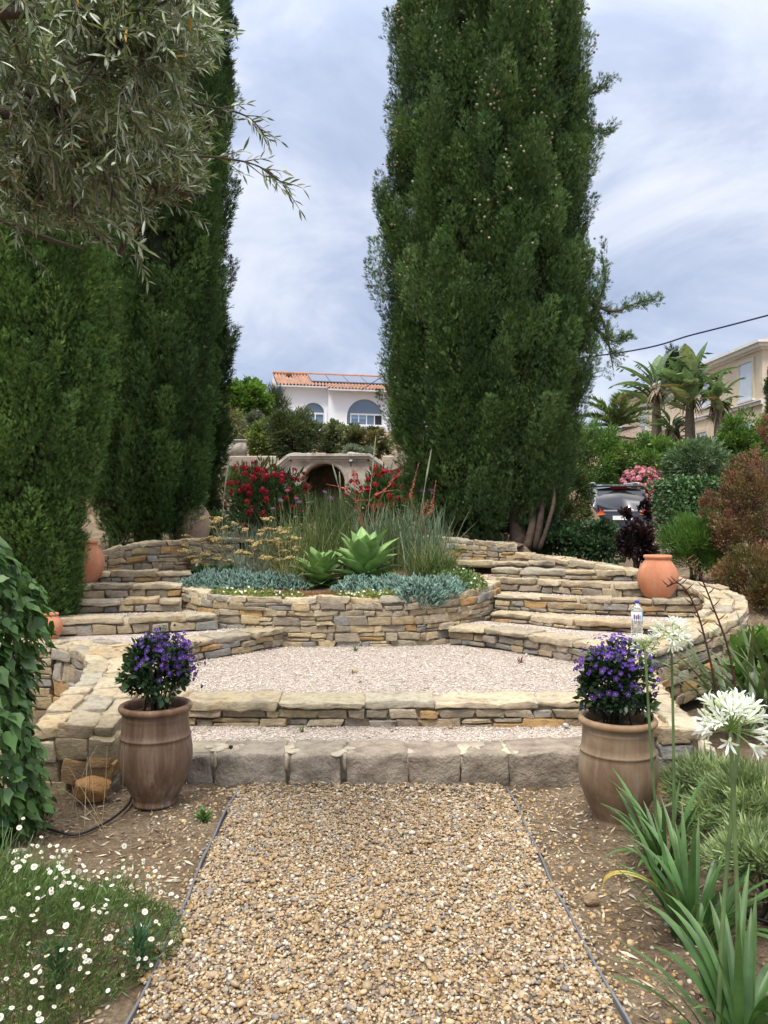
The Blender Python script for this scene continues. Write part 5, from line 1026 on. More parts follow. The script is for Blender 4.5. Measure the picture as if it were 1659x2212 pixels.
# ---------------------------------------------------------------- oleanders before the arch
def oleander(label, base, rad, n, col, seed, nf, size=.11, bias=(0, -.6, .5), fsz=1.0):
    base = np.asarray(base, float); t, tips = shrub('oleander', label, 'shrub', base, rad, n, LANCE, size, [(.060,.12,.036),(.085,.155,.045),(.050,.10,.034),(.13,.205,.06)], seed, 80, .24, .02, GLOSS, 'oleander shrubs in flower', stem=.02, up=.75, flat=-.9)
    g = rng(seed+1); fl = []
    for s_ in range(3):
        mb = MB(); 
        for i in range(11):
            c = unit(g.normal(0, 1, 3)+[0, 0, .5])*.05; fr = orient(unit(c)[None])[0]
            for k in range(5):
                a = k*1.2566; d = fr[:, 0]*math.cos(a)+fr[:, 2]*math.sin(a); s = np.cross(fr[:, 1], d); V = [c, c+d*.022+s*.014+fr[:, 1]*.006, c+d*.032+fr[:, 1]*.003, c+d*.022-s*.014+fr[:, 1]*.006]; mb.faces(V, [(0, 1, 2, 3)], np.array(col[s_ % len(col)])*g.uniform(.75, 1.25))
        o = mb.build('flower_cluster', PETAL); COL.objects.unlink(o); fl.append(o)
    c = base+[0, 0, rad[2]*.9]; p, d = shell(g, c, np.array(rad)*1.0, nf*3, -.55, .07); o = np.argsort(-(d@np.array(bias)+g.normal(0, .3, len(p))))[:nf]
    put_flowers(fl, t, p[o], d[o], g.uniform(.55, 1.0, nf)*fsz, g); return t
RED = [(.40,.016,.04),(.48,.03,.055),(.31,.011,.028)]
oleander('big oleander with dark red flowers left of the arch', (*P(570, 1150, 13)[:2], 1.12), (.92, .8, .68), 6000, RED, 190, 90)
oleander('dark red oleander right of the arch, half hidden by the big cypress', (*P(828, 1150, 13.6)[:2], 1.12), (.72, .7, .66), 4200, RED, 191, 60)
shrub('green_shrub', 'small bright green shrub between the clay jar and the left oleander', 'shrub', (P(465, 1150, 10.6)[0], 10.6, 1.2), (.28, .25, .2), 1300, DIAM, .04, [(.11,.18,.04),(.14,.21,.05),(.08,.14,.035)], 192, 26, .34, 0, stem=.008)
# ---------------------------------------------------------------- retaining wall with the arched tunnel
WD = 17.6; WX = lambda x: (x-829.5)*WD/F; WZ = lambda y: 1.5-(y-1120)*WD/F
BASE_Z = 1.35
t = thing('retaining_wall', 'long cracked plaster retaining wall behind the oleanders, with the tunnel arch in it', 'wall', (WX(640), WD, BASE_Z))
g = rng(200)
def rwall(x0, x1):
    ztop, zb = WZ(985), WZ(1004); mb = MB(); n = 60; xs = np.linspace(x0, x1, n)
    low = zb-.03-.10*np.abs(np.sin(xs*3.1+1)*np.sin(xs*7.3))*(g.random(n)*.5+.5)
    # upper band, proud of the battered wall under it
    V = []; 
    for x, l in zip(xs, low): V += [(x, WD-.05, l), (x, WD-.055, zb+.1), (x, WD-.05, ztop-.02), (x, WD-.02, ztop), (x, WD+.3, ztop), (x, WD+.02, l)]
    mb.faces(V, [(i*6+k, i*6+(k+1) % 6, (i+1)*6+(k+1) % 6, (i+1)*6+k) for i in range(n-1) for k in range(6)], (.42,.355,.285)); mb.build('top_band', PLASTERW, t, False)
    mb = MB(); rows = np.linspace(BASE_Z-.3, zb+.05, 10); V = [(x, WD+.03+g.normal(0, .008), z) for z in rows for x in xs]; mb.faces(V, [(j*n+i, j*n+i+1, (j+1)*n+i+1, (j+1)*n+i) for j in range(9) for i in range(n-1)], (.36,.30,.25)); mb.build('wall_face', PLASTERW, t)
PLASTERW = surfmat('weathered_plaster', .95, .62, 1.12, 2.2, .6, 14, .03, .1, 8, (.30,.25,.20), 3.0)
rwall(WX(300), WX(597)); rwall(WX(828), WX(1120))
t = thing('tunnel_arch', 'weathered arched tunnel portal with an angular moulded gable, between the oleanders', 'arch', (WX(703), WD, BASE_Z))
ac, ar, asp = WX(701), (WX(746)-WX(656))/2, WZ(1046); xs = np.linspace(WX(592), WX(834), 140)
outl = np.interp(xs, [WX(592), WX(630), WX(796), WX(834)], [WZ(1018), WZ(988), WZ(988), WZ(1018)])
inside = np.abs(xs-ac) < ar; bot = np.where(inside, asp+np.sqrt(np.maximum(ar**2-(xs-ac)**2, 0)), BASE_Z-.2); fy = WD-.12
mb = MB(); n = len(xs)
V = [(x, y, z) for y in (fy, WD+.25) for x, b_, o_ in zip(xs, bot, outl) for z in (b_, o_)]
FL = []
for i in range(n-1):
    FL += [(2*i, 2*i+2, 2*i+3, 2*i+1), (2*n+2*i, 2*n+2*i+1, 2*n+2*i+3, 2*n+2*i+2), (2*i+1, 2*i+3, 2*n+2*i+3, 2*n+2*i+1), (2*i, 2*n+2*i, 2*n+2*i+2, 2*i+2)]
FL += [(0, 1, 2*n+1, 2*n), (2*n-2, 4*n-2, 4*n-1, 2*n-1)]
mb.faces(V, FL, (.56,.50,.43)); mb.build('gable_face', PLASTERW, t, False)
# arch surround, a shallow raised ring
mb = MB(); an = np.linspace(0, np.pi, 40); V = [(ac+r*math.cos(a), y, asp+r*math.sin(a)) for a in an for r, y in ((ar+.002, fy-.03), (ar+.085, fy-.03), (ar+.09, fy+.02), (ar+.002, fy+.2))]
mb.faces(V, [(i*4+k, i*4+(k+1) % 4, (i+1)*4+(k+1) % 4, (i+1)*4+k) for i in range(39) for k in range(4)], (.45,.385,.32)); mb.build('arch_ring', PLASTERW, t)
# moulded cornice following the gable, in three steps, with a broken crest
cp = np.array([(WX(586), WZ(1024)), (WX(628), WZ(990)), (WX(798), WZ(990)), (WX(840), WZ(1024))])
for k, (off, yy, hh) in enumerate([(-.085, .04, .045), (-.035, .09, .06), (.03, .15, .055)]):
    mb = MB()
    for a, b in zip(cp[:-1], cp[1:]):
        d = b-a; nn = np.array([-d[1], d[0]])/np.linalg.norm(d); a2, b2 = a+nn*off, b+nn*off
        V = [(p_[0]+nn[0]*h, y, p_[1]+nn[1]*h) for p_ in (a2, b2) for y, h in ((fy-yy, 0), (fy-yy, hh), (WD+.2, hh), (WD+.2, 0))]
        mb.faces(V, [(0, 1, 5, 4), (1, 2, 6, 5), (2, 3, 7, 6), (3, 0, 4, 7), (0, 3, 2, 1), (4, 5, 6, 7)], (.58,.54,.48))
    mb.build('moulding', PLASTERW, t, False)
mb = MB(); q = np.linspace(0, 1, 60); cx_ = np.interp(q, [0, .2, .8, 1], cp[:, 0]); cz_ = np.interp(q, [0, .2, .8, 1], cp[:, 1])+.09
tube(mb, np.c_[cx_, np.full(60, fy+.05), cz_-.02+.007*np.sin(q*37+np.sin(q*11)*3)+g.normal(0, .006, 60)], .042+.010*np.sin(q*23+np.sin(q*7)*2)+g.normal(0, .006, 60), 10, (.43,.385,.33)); mb.build('crest', PLASTERW, t)
# barrel vault running back into the hill
mb = MB(); ys = np.linspace(WD+.2, WD+4.5, 12); prof_ = [(-ar, BASE_Z-.2), (-ar, asp)]+[(ar*math.cos(a), asp+ar*math.sin(a)) for a in np.linspace(np.pi, 0, 24)]+[(ar, asp), (ar, BASE_Z-.2)]
k = len(prof_); V = [(ac+px*1.0, y, pz) for y in ys for px, pz in prof_]; FL = [(j*k+i, j*k+i+1, (j+1)*k+i+1, (j+1)*k+i) for j in range(11) for i in range(k-1)]+[tuple((11)*k+i for i in range(k))]
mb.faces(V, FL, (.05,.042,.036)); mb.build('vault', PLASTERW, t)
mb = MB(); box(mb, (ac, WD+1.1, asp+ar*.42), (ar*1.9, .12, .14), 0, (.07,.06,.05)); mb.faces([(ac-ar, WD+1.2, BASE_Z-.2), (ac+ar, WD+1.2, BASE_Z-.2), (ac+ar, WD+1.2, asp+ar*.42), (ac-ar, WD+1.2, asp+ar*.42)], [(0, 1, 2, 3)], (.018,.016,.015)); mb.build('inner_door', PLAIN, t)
t = thing('floodlight', 'small black floodlight on a short bracket at the right of the arch', 'light', P(759, 1004, WD-.3)); c = P(758, 996, WD-.3)
mb = MB(); box(mb, c, (.10, .05, .085), 0, (.02,.02,.022)); mb.build('lamp_housing', PLAIN, t); mb = MB(); box(mb, c-[0, .027, 0], (.075, .006, .06), 0, (.35,.35,.33)); mb.build('lamp_glass', PLAIN, t)
mb = MB(); tube(mb, [c-[0, 0, .04], c-[0, 0, .09], c+[0, .14, -.11]], .012, 6, (.02,.02,.02)); mb.build('bracket', PLAIN, t)
t = tag(None or thing('masonry_block', 'pale rendered wall end on the retaining wall beside the left cypress', 'wall', P(500, 985, 19.5)))
mb = MB(); c = P(495, 972, 19.5); box(mb, c, (.85, .5, .42), .1, (.55,.50,.42)); mb.build('block', PLASTERW, t); mb = MB(); box(mb, c+[0, 0, .225], (.9, .55, .04), .1, (.5,.45,.38)); mb.build('capstone', PLASTERW, t)
# ---------------------------------------------------------------- white house
HA = math.radians(12); H0 = P(598, 915, 45); hx = np.array([math.cos(HA), math.sin(HA), 0]); hy = np.array([-math.sin(HA), math.cos(HA), 0]); O = np.array([(598-829.5)*45/F, 45, 0])
def HP(u, v, z): return O+hx*u+hy*v+[0, 0, z]
t = thing('white_house', 'white house with red tiled roof, solar panels and arched windows beyond the arch', 'house', HP(5, 4, 6))
WALLM = surfmat('white_render', .9, .93, 1.04, .8, .12, 40, .01)
EZ, RZ, BZ = 9.30, 10.62, 5.6
def panel(name, u0, u1, z0, z1, v, col, mat, thick=.05, par=None):
    mb = MB(); V = [HP(u, vv, z) for vv in (v, v+thick) for u, z in ((u0, z0), (u1, z0), (u1, z1), (u0, z1))]; mb.faces(V, [(0, 1, 2, 3), (7, 6, 5, 4), (0, 4, 5, 1), (1, 5, 6, 2), (2, 6, 7, 3), (3, 7, 4, 0)], col); return mb.build(name, mat, par or t, False)
def arch_wall(name, u0, u1, v, z0, z1, wins):
    us = np.unique(np.concatenate([np.linspace(u0, u1, 8)]+[np.linspace(w_[0], w_[1], 30) for w_ in wins])); mb = MB()
    for a, b in zip(us[:-1], us[1:]):
        m_ = (a+b)/2; w_ = [q for q in wins if q[0] < m_ < q[1]]
        if not w_: mb.faces([HP(a, v, z0), HP(b, v, z0), HP(b, v, z1), HP(a, v, z1)], [(0, 1, 2, 3)], (.87,.88,.90))
        else:
            q = w_[0]; c_, r_ = (q[0]+q[1])/2, (q[1]-q[0])/2; zs = [q[3]+math.sqrt(max(r_**2-(x-c_)**2, 0)) for x in (a, b)]
            mb.faces([HP(a, v, z0), HP(b, v, z0), HP(b, v, q[2]), HP(a, v, q[2])], [(0, 1, 2, 3)], (.87,.88,.90)); mb.faces([HP(a, v, zs[0]), HP(b, v, zs[1]), HP(b, v, z1), HP(a, v, z1)], [(0, 1, 2, 3)], (.87,.88,.90))
            for x, z in ((a, zs[0]),): pass
            mb.faces([HP(a, v, zs[0]), HP(b, v, zs[1]), HP(b, v+.25, zs[1]), HP(a, v+.25, zs[0])], [(0, 1, 2, 3)], (.78,.79,.80))
    return mb
W1 = (4.15, 6.35, 7.08, 7.55); W2 = (1.55, 2.85, 7.1, 7.75)
arch_wall('wall', .25, 3.05, .35, BZ, EZ+.1, [W2]).build('wall', WALLM, t, False); arch_wall('wall', 3.05, 11, 0.0, BZ, EZ-.12, [W1]).build('wall', WALLM, t, False)
mb = MB()
for a, b in (((.25, .35), (.25, 8)), ((3.05, 0), (3.05, .35)), ((11, 0), (11, 8))): mb.faces([HP(*a, BZ), HP(*b, BZ), HP(*b, EZ), HP(*a, EZ)], [(0, 1, 2, 3)], (.87,.88,.90))
mb.build('side_wall', WALLM, t, False)
GL = newmat('window_glass'); GL[2].inputs['Base Color'].default_value = (.13,.2,.29,1); GL[2].inputs['Roughness'].default_value = .06; GL[2].inputs['Specular IOR Level'].default_value = .8; GLASS = GL[0]
for q, v, nb in ((W1, 0.0, 4), (W2, .35, 2)):
    c_, r_ = (q[0]+q[1])/2, (q[1]-q[0])/2
    fr = thing('window', None, None, HP(c_, v, q[2])); fr.parent = t; fr.location = Vector(HP(c_, v, q[2]))-Vector(t.location)
    mb = MB(); pts = [HP(c_-r_, v+.16, q[2])]+[HP(c_+r_*math.cos(a), v+.16, q[3]+r_*math.sin(a)) for a in np.linspace(np.pi, 0, 24)]+[HP(c_+r_, v+.16, q[2])]; mb.faces(pts, [tuple(range(len(pts)))]); mb.build('pane', GLASS, fr, False)
    mb = MB()
    def bar(u0, u1, z0, z1): V = [HP(u, vv, z) for vv in (v+.08, v+.15) for u, z in ((u0, z0), (u1, z0), (u1, z1), (u0, z1))]; mb.faces(V, [(0, 1, 2, 3), (0, 4, 5, 1), (1, 5, 6, 2), (2, 6, 7, 3), (3, 7, 4, 0)], (.80,.80,.80))
    bar(c_-r_+.22, c_+r_, q[2]+.62, q[2]+.72); bar(c_-r_, c_+r_, q[2], q[2]+.06)
    for k in range(nb+1): x = c_-r_+.22+(2*r_-.28)*k/nb; bar(x, x+.06, q[2]+.06, q[2]+.62)
    mb.build('frame', PLAIN, fr, False)
    if nb == 4: mb = MB(); V = [HP(u, v+.155, z) for u, z in ((c_+r_*.5, q[2]+.06), (c_+r_-.06, q[2]+.06), (c_+r_-.06, q[2]+.6), (c_+r_*.5, q[2]+.6))]; mb.faces(V, [(0, 1, 2, 3)], (.03,.03,.035)); mb.build('open_sash', PLAIN, fr, False); mb = MB(); V = [HP(u, v+.15, z) for u, z in ((c_-r_+.28, q[2]+.4), (c_+.1, q[2]+.4), (c_+.1, q[2]+.62), (c_-r_+.28, q[2]+.62))]; mb.faces(V, [(0, 1, 2, 3)], (.24,.42,.60)); mb.build('blind', PLAIN, fr, False)
    panel('window_sill', q[0]-.1, q[1]+.1, q[2]-.08, q[2], v-.08, (.78,.78,.78), PLAIN, .2)
panel('shutter', 2.95, 3.0, 6.9, 8.0, .3, (.8,.8,.8), PLAIN); panel('sill_band', .3, 3.0, 6.62, 6.68, .28, (.78,.78,.78), PLAIN, .08)
TILE = surfmat('roof_tile', .85, .7, 1.2, 3, .2, 30, .01)
def roof(u0, u1, v0, z0, v1, z1):
    mb = MB(); nu = int((u1-u0)/.2)*6+1; nv = 15*2; us = np.linspace(u0, u1, nu); V = []; C = []
    for j in range(nv+1):
        f = (j//2)/15.0; f2 = ((j+1)//2)/15.0; lift = .045 if j % 2 == 0 else 0.0; fz = f if j % 2 == 0 else f2
        if j % 2: fz = f2-.001
        for i, u in enumerate(us): V.append(HP(u, v0+(v1-v0)*fz, z0+(z1-z0)*fz+.055*math.cos(u*2*np.pi/.2)+lift))
    V = np.array(V); ti = (np.arange(len(V)) % nu)//6+1000*((np.arange(len(V))//nu)//2); g2 = rng(7); tab = g2.uniform(.75, 1.2, 40000); C = np.array([.35,.20,.14])[None]*tab[ti % 40000][:, None]+np.array([.04, .03, .02])*tab[(ti*7) % 40000][:, None]
    mb.add(V, [(j*nu+i, j*nu+i+1, (j+1)*nu+i+1, (j+1)*nu+i) for j in range(nv) for i in range(nu-1)], np.full(nv*(nu-1), 4), C); return mb
rf = roof(0, 11.3, -.15, EZ+.02, 3.6, RZ).build('roof', TILE, t); roof(2.95, 11.3, -.62, EZ-.17, .3, EZ+.17).build('roof', TILE, t)
mb = MB(); V = [HP(u, v, z) for u in (0.02, 11.3) for v, z in ((.1, EZ), (3.6, RZ-.05), (7.3, EZ))]; mb.faces(V, [(0, 1, 2), (3, 5, 4), (0, 2, 5, 3), (1, 4, 5, 2)], (.7,.7,.7)); mb.build('gable', WALLM, t, False)
mb = MB(); tube(mb, [HP(0, 3.6, RZ+.08), HP(11.3, 3.6, RZ+.08)], .1, 8, (.40,.18,.10)); mb.build('ridge', TILE, t)
panel('gutter', 0, 3.05, EZ-.09, EZ, -.2, (.55,.56,.58), PLAIN, .1); panel('gutter', 2.95, 11.3, EZ-.29, EZ-.19, -.68, (.55,.56,.58), PLAIN, .1)
sl_ = (RZ-EZ)/3.75
for k in range(6):
    u0 = 2.15+k*1.12; va, vb = .75, 3.0; mb = MB(); V = [HP(u, v, EZ+sl_*(v+.15)+dz) for dz in (.12, .17) for u, v in ((u0, va), (u0+1.08, va), (u0+1.08, vb), (u0, vb))]; mb.faces(V, [(4, 5, 6, 7), (0, 4, 7, 3), (0, 1, 5, 4), (1, 2, 6, 5), (2, 3, 7, 6)], (.10,.12,.16)); mb.build('solar_panel', SOLAR if k else (lambda m: (globals().__setitem__('SOLAR', m), m)[1])((lambda r: (r[2].inputs['Base Color'].__setattr__('default_value', (.16,.18,.23,1)), r[2].inputs['Roughness'].__setattr__('default_value', .18), r[2].inputs['Specular IOR Level'].__setattr__('default_value', .9), r[0])[3])(newmat('solar_glass'))), t, False)
panel('roof_vent', .75, 1.1, EZ+sl_*2.6+.08, EZ+sl_*2.6+.24, 2.45, (.06,.05,.05), PLAIN, .3); panel('bracket', .0, .28, EZ-.62, EZ-.12, .0, (.02,.11,.42), PLAIN, .3)
# ---------------------------------------------------------------- beige villa on the right
A, B, Cc_, Dd = np.array([14.37, 29.2]), np.array([13.45, 43.5]), np.array([24, 44.0]), np.array([24, 29.8]); fd = (B-A)/np.linalg.norm(B-A); fn = np.array([-fd[1], fd[0]])
if fn[0] > 0: fn = -fn
VILLA = surfmat('beige_render', .92, .94, 1.05, .7, .1, 40, .01)
t = thing('beige_villa', 'beige two storey villa with white cornice on the hill at the right', 'house', (A[0], A[1], 4))
mb = MB(); prism(mb, [A, Dd, Cc_, B], 2.0, 8.05, (.68,.575,.425)); mb.build('wall', VILLA, t, False)
def vp(s, o, z): p = A+fd*s+fn*o; return (p[0], p[1], z)
def vbox(name, s0, s1, z0, z1, o0, o1, col, mat=PLAIN, par=None):
    mb = MB(); V = [vp(s, o, z) for o in (o0, o1) for s, z in ((s0, z0), (s1, z0), (s1, z1), (s0, z1))]; mb.faces(V, [(0, 1, 2, 3), (4, 7, 6, 5), (0, 4, 5, 1), (1, 5, 6, 2), (2, 6, 7, 3), (3, 7, 4, 0)], col); return mb.build(name, mat, par or t, False)
for z0, z1, o in ((7.92, 8.0, .10), (8.0, 8.12, .28), (8.12, 8.22, .40)):
    q = [A-fd*o+fn*o, B+fd*o+fn*o, Cc_+[o, o], Dd+[o, -o]]; mb = MB(); prism(mb, q, z0, z1-.002, (.74,.72,.68)); mb.build('cornice', PLAIN, t, False)
q = [A-fd*.4+fn*.4, B+fd*.4+fn*.4, Cc_+.4, Dd+[.4, -.4]]; V = [(*p_, 8.22) for p_ in q]+[(18.6, 33.5, 9.5), (18.6, 39.5, 9.5)]; mb = MB(); mb.faces(V, [(0, 4, 5, 1), (1, 5, 2), (2, 5, 4, 3), (3, 4, 0)], (.45,.25,.16)); mb.build('roof', TILE, t, False)
vbox('string_course', -.06, 14.3, 5.85, 5.98, .005, .08, (.72,.70,.66)); vbox('string_course', -.06, 14.3, 5.98, 6.03, .005, .13, (.74,.72,.68))
for s0, s1, z0, z1 in ((.65, 1.6, 6.15, 7.62), (4.05, 4.95, 6.4, 7.6), (10.7, 11.8, 5.95, 7.4), (4.3, 5.2, 3.6, 5.3), (.7, 1.6, 3.4, 5.3), (10.7, 11.8, 3.4, 5.2)):
    fr = thing('window', None, None, vp((s0+s1)/2, .05, z0)); fr.parent = t; fr.location = Vector(vp((s0+s1)/2, .05, z0))-Vector(t.location)
    vbox('pane', s0, s1, z0, z1, .005, .03, (.60,.67,.76), PLAIN, fr)
    for a in ((s0-.14, s0, z0, z1), (s1, s1+.14, z0, z1), (s0-.14, s1+.14, z1, z1+.14)): vbox('frame', *a, .005, .07, (.62,.55,.43), PLAIN, fr)
    vbox('sill', s0-.16, s1+.16, z0-.08, z0, .005, .12, (.76,.75,.72), PLAIN, fr)
# roof of a shed
t = thing('garden_shed', 'weathered low shed roof on a post among the bushes below the villa', 'shed', P(1355, 955, 27))
mb = MB(); q = [P(1318, 938, 27.5), P(1345, 922, 27.2), P(1388, 920, 27), P(1384, 948, 26.6)]; q = np.array(q); V = np.concatenate([q, q+[0, .1, -.07]]); mb.faces(V, [(0, 3, 2, 1), (4, 5, 6, 7), (0, 1, 5, 4), (1, 2, 6, 5), (2, 3, 7, 6), (3, 0, 4, 7)], (.25,.19,.15)); mb.build('roof', BARK, t, False)
mb = MB(); p = P(1388, 935, 27); box(mb, p+[0, 0, -1.0], (.12, .12, 2.5), 0, (.28,.27,.26)); mb.build('post', BARK, t, False)
# overhead cable
mb = MB(); q = catmull([HP(4.9, -.62, EZ-.2), P(860, 800, 40), P(1000, 800, 33), P(1330, 763, 22.5), P(1500, 722, 20.5), P(1659, 681, 19), P(2000, 590, 16.5)], 8); tube(mb, q, .022, 6, (.03,.035,.10)); tag(mb.build('overhead_cable', PLAIN), 'dark overhead cable crossing the sky from the cypress to the right', 'cable')
# ---------------------------------------------------------------- parked car
CY = 20.5; CX = 6.35; CZ = float(ground_z(CX, CY)); t = thing('parked_car', 'dark grey car seen from behind, parked between the hedge and the cypress', 'car', (CX, CY, CZ))
CP = newmat('car_paint'); CP[2].inputs['Base Color'].default_value = (.035,.037,.045,1); CP[2].inputs['Metallic'].default_value = .6; CP[2].inputs['Roughness'].default_value = .3; CP[2].inputs['Coat Weight'].default_value = 1; CPAINT = CP[0]
CGm = newmat('car_glass'); CGm[2].inputs['Base Color'].default_value = (.03,.045,.045,1); CGm[2].inputs['Roughness'].default_value = .05; CGm[2].inputs['Specular IOR Level'].default_value = .9; CGL = CGm[0]
# sections along the car: y from the tail, roof height, half widths
st = [(0, .95, .98, .70, .74, .38), (.03, 1.02, 1.04, .78, .82, .30), (.12, 1.30, 1.06, .86, .88, .28), (.32, 1.60, 1.06, .89, .90, .28), (.8, 1.66, 1.05, .90, .905, .28), (1.8, 1.67, 1.02, .90, .91, .28), (2.6, 1.60, 1.0, .90, .91, .28), (3.2, 1.20, .98, .88, .90, .28), (3.5, 1.02, .96, .86, .88, .28), (4.2, .88, .86, .78, .82, .30), (4.4, .70, .70, .68, .70, .36)]
V = []; ns = 15
for y, zr, zb, wb, ww, z0 in st:
    wr_ = wb*.76 if zr > 1.15 else wb*.86
    h = [(-wb*.8, z0), (-ww, z0+.12), (-ww, .62), (-wb, zb-.12), (-wb*.985, zb), (-wr_-.05*(zr > 1.15), (zb+zr)/2+.05), (-wr_, zr-.08), (0, zr)]
    s_ = h+[(-a, b) for a, b in h[:-1][::-1]]; V += [(CX+a, CY+y, CZ+b) for a, b in s_]
m_ = len(st); mb = MB(); mb.faces(V, [(j*ns+i, j*ns+i+1, (j+1)*ns+i+1, (j+1)*ns+i)[::-1] for j in range(m_-1) for i in range(ns-1)]+[tuple(range(ns)), tuple((m_-1)*ns+i for i in range(ns))[::-1], *[(j*ns, (j+1)*ns, (j+1)*ns+ns-1, j*ns+ns-1) for j in range(m_-1)]], (.05,.05,.06)); body = mb.build('body', CPAINT, t)
def cpl(name, pts, mat, col=(.03,.03,.035), par=None, th=.012):
    p = np.array(pts, float)+[CX, CY, CZ]; n_ = np.cross(p[1]-p[0], p[2]-p[0]); n_ = n_/np.linalg.norm(n_); k = len(p); mb = MB(); mb.faces(np.concatenate([p-n_*th, p+n_*th]), [tuple(range(k)), tuple(range(2*k-1, k-1, -1))]+[(i, k+i, k+(i+1) % k, (i+1) % k) for i in range(k)], col); return mb.build(name, mat, par or t, False)
cpl('rear_window', [(-.60,.095,1.10), (.60,.095,1.10), (.58,.285,1.52), (-.58,.285,1.52)], CGL)
cpl('tailgate_trim', [(-.5,.0,.93), (.5,.0,.93), (.5,.0,.97), (-.5,.0,.97)], PLAIN, (.4,.4,.42))
for s in (-1, 1):
    cpl('rear_light', [(s*.50,-.012,.90), (s*.80,.03,.88), (s*.84,.10,1.0), (s*.60,.02,1.02)], PLAIN, (.50,.03,.02)); cpl('rear_light', [(s*.44,-.02,.84), (s*.70,.0,.82), (s*.80,.03,.875), (s*.50,-.014,.895)], PLAIN, (.62,.16,.03))
    for y0, y1, z0, z1 in ((.50, 1.15, 1.12, 1.50), (1.22, 1.95, 1.10, 1.53), (2.02, 2.85, 1.10, 1.46)): cpl('side_window', [(s*.895, y0, z0), (s*.895, y1, z0), (s*.735, min(y1, 2.5) if y1 > 2.5 else y1, z1), (s*.735, y0+.08, z1)], CGL)
    mb = MB(); tube(mb, catmull([(CX+s*.60, CY+.45, CZ+1.645), (CX+s*.60, CY+.6, CZ+1.715), (CX+s*.60, CY+2.0, CZ+1.72), (CX+s*.60, CY+2.25, CZ+1.66)], 5), .018, 8, (.55,.56,.58)); mb.build('roof_rail', PLAIN, t)
    for y in (.85, 3.5):
        w_ = thing('wheel', None, None, (0, 0, 0)); w_.parent = t; w_.location = (s*.80, y, .33); c = np.array([CX+s*.80, CY+y, CZ+.33])
        for nm, r_, hw, cl_ in (('tyre', .33, .11, (.02,.02,.02)), ('rim', .21, .115, (.4,.4,.42))):
            mb = MB(); an = np.linspace(0, 2*np.pi, 28, endpoint=False); V = [c+[x, r_*k_*math.cos(a), r_*k_*math.sin(a)] for x, k_ in ((-hw, .0), (-hw, .92), (-hw*.8, 1), (hw*.8, 1), (hw, .92), (hw, .0)) for a in an]; mb.faces(V, [(j*28+i, j*28+(i+1) % 28, (j+1)*28+(i+1) % 28, (j+1)*28+i) for j in range(5) for i in range(28)], cl_); mb.build(nm, RUB if nm == 'tyre' else PLAIN, w_)
cpl('windscreen', [(-.74, 3.22, 1.10), (.74, 3.22, 1.10), (.62, 2.72, 1.52), (-.62, 2.72, 1.52)], CGL)
cpl('brake_light', [(-.22,.268,1.555), (.22,.268,1.555), (.22,.30,1.60), (-.22,.30,1.60)], PLAIN, (.55,.03,.03))
cpl('spoiler', [(-.64,.17,1.60), (.64,.17,1.60), (.62,.42,1.66), (-.62,.42,1.66)], CPAINT, th=.016)
pl_ = cpl('number_plate', [(-.26,-.035,.70), (.26,-.035,.70), (.26,-.02,.81), (-.26,-.02,.81)], PLAIN, (.75,.75,.72))
cu = bpy.data.curves.new('t', 'FONT'); cu.body = 'BS'; cu.size = .10; cu.align_x = 'CENTER'; cu.align_y = 'CENTER'; cu.extrude = .002; to = bpy.data.objects.new('t', cu); COL.objects.link(to); dg = bpy.context.evaluated_depsgraph_get(); dg.update()
me = bpy.data.meshes.new_from_object(to.evaluated_get(dg)); bpy.data.objects.remove(to); me.name = 'plate_text'; tm = newmat('plate_ink'); tm[2].inputs['Base Color'].default_value = (.02,.02,.02,1); me.materials.clear(); me.materials.append(tm[0])
po = bpy.data.objects.new('plate_text', me); COL.objects.link(po); po.parent = pl_; po.rotation_euler = (math.radians(98), 0, 0); po.location = Vector((CX, CY-.0425, CZ+.755))-parent_loc(pl_)
tag(None or bpy.data.objects['ground'])
# ---------------------------------------------------------------- bushes and trees of the right and the background
def at(x, y, d): return P(x, y, d)
def bush(name, label, cat, x, ytop, ybot, d, wpx, n, T, size, cols, seed, dep=None, gz=None, **kw):
    n = int(n*2.0); size = size*.68; z1 = P(x, ytop, d)[2]; z0 = P(x, ybot, d)[2]; X_ = (x-829.5)*d/F; gz = float(ground_z(X_, d)) if gz is None else gz
    rz = max(z1-z0, .1)/2; rx = wpx*d/F/2; kw.setdefault('nclump', 45)
    return shrub(name, label, cat, (X_, d, gz), (rx, dep or rx*.9, rz), n, T, size, cols, seed, lift=(z0+rz)-gz-.9*rz, **kw)
VIB = [(.040,.085,.030),(.052,.108,.038),(.066,.13,.046),(.032,.068,.026)]
bush('laurel_bush', 'low dark glossy laurel bush right of the cypress trunks, above the curved wall', 'shrub', 1225, 1118, 1240, 10.6, 180, 3200, OVAL, .065, VIB, 210, nclump=60, mat=GLOSS, group='dark laurel bushes')
bush('laurel_bush', 'dark glossy laurel bush below the car, left of the purple bush', 'shrub', 1305, 1122, 1240, 10.4, 140, 2400, OVAL, .062, VIB, 211, nclump=50, mat=GLOSS, group='dark laurel bushes')
bush('laurel_bush', 'tall mottled yellow green shrub standing against the right flank of the cypress', 'shrub', 1226, 985, 1200, 12.6, 120, 3400, OVAL, .055, [(.08,.12,.03),(.11,.15,.04),(.06,.09,.028),(.14,.16,.05)], 212, nclump=50, group='dark laurel bushes')
g = rng(213); PUR = [(.030,.014,.018),(.042,.018,.022),(.055,.024,.026),(.022,.012,.016)]
bush('smoke_bush', 'dark purple leaved bush in front of the car', 'shrub', 1378, 1122, 1245, 9.7, 95, 1700, OVAL, .062, PUR, 213, nclump=34, cr=.34, extra=((-.16, 0, .42, .26), (.09, 0, .52, .24), (.10, 0, .38, .2)), group=None)
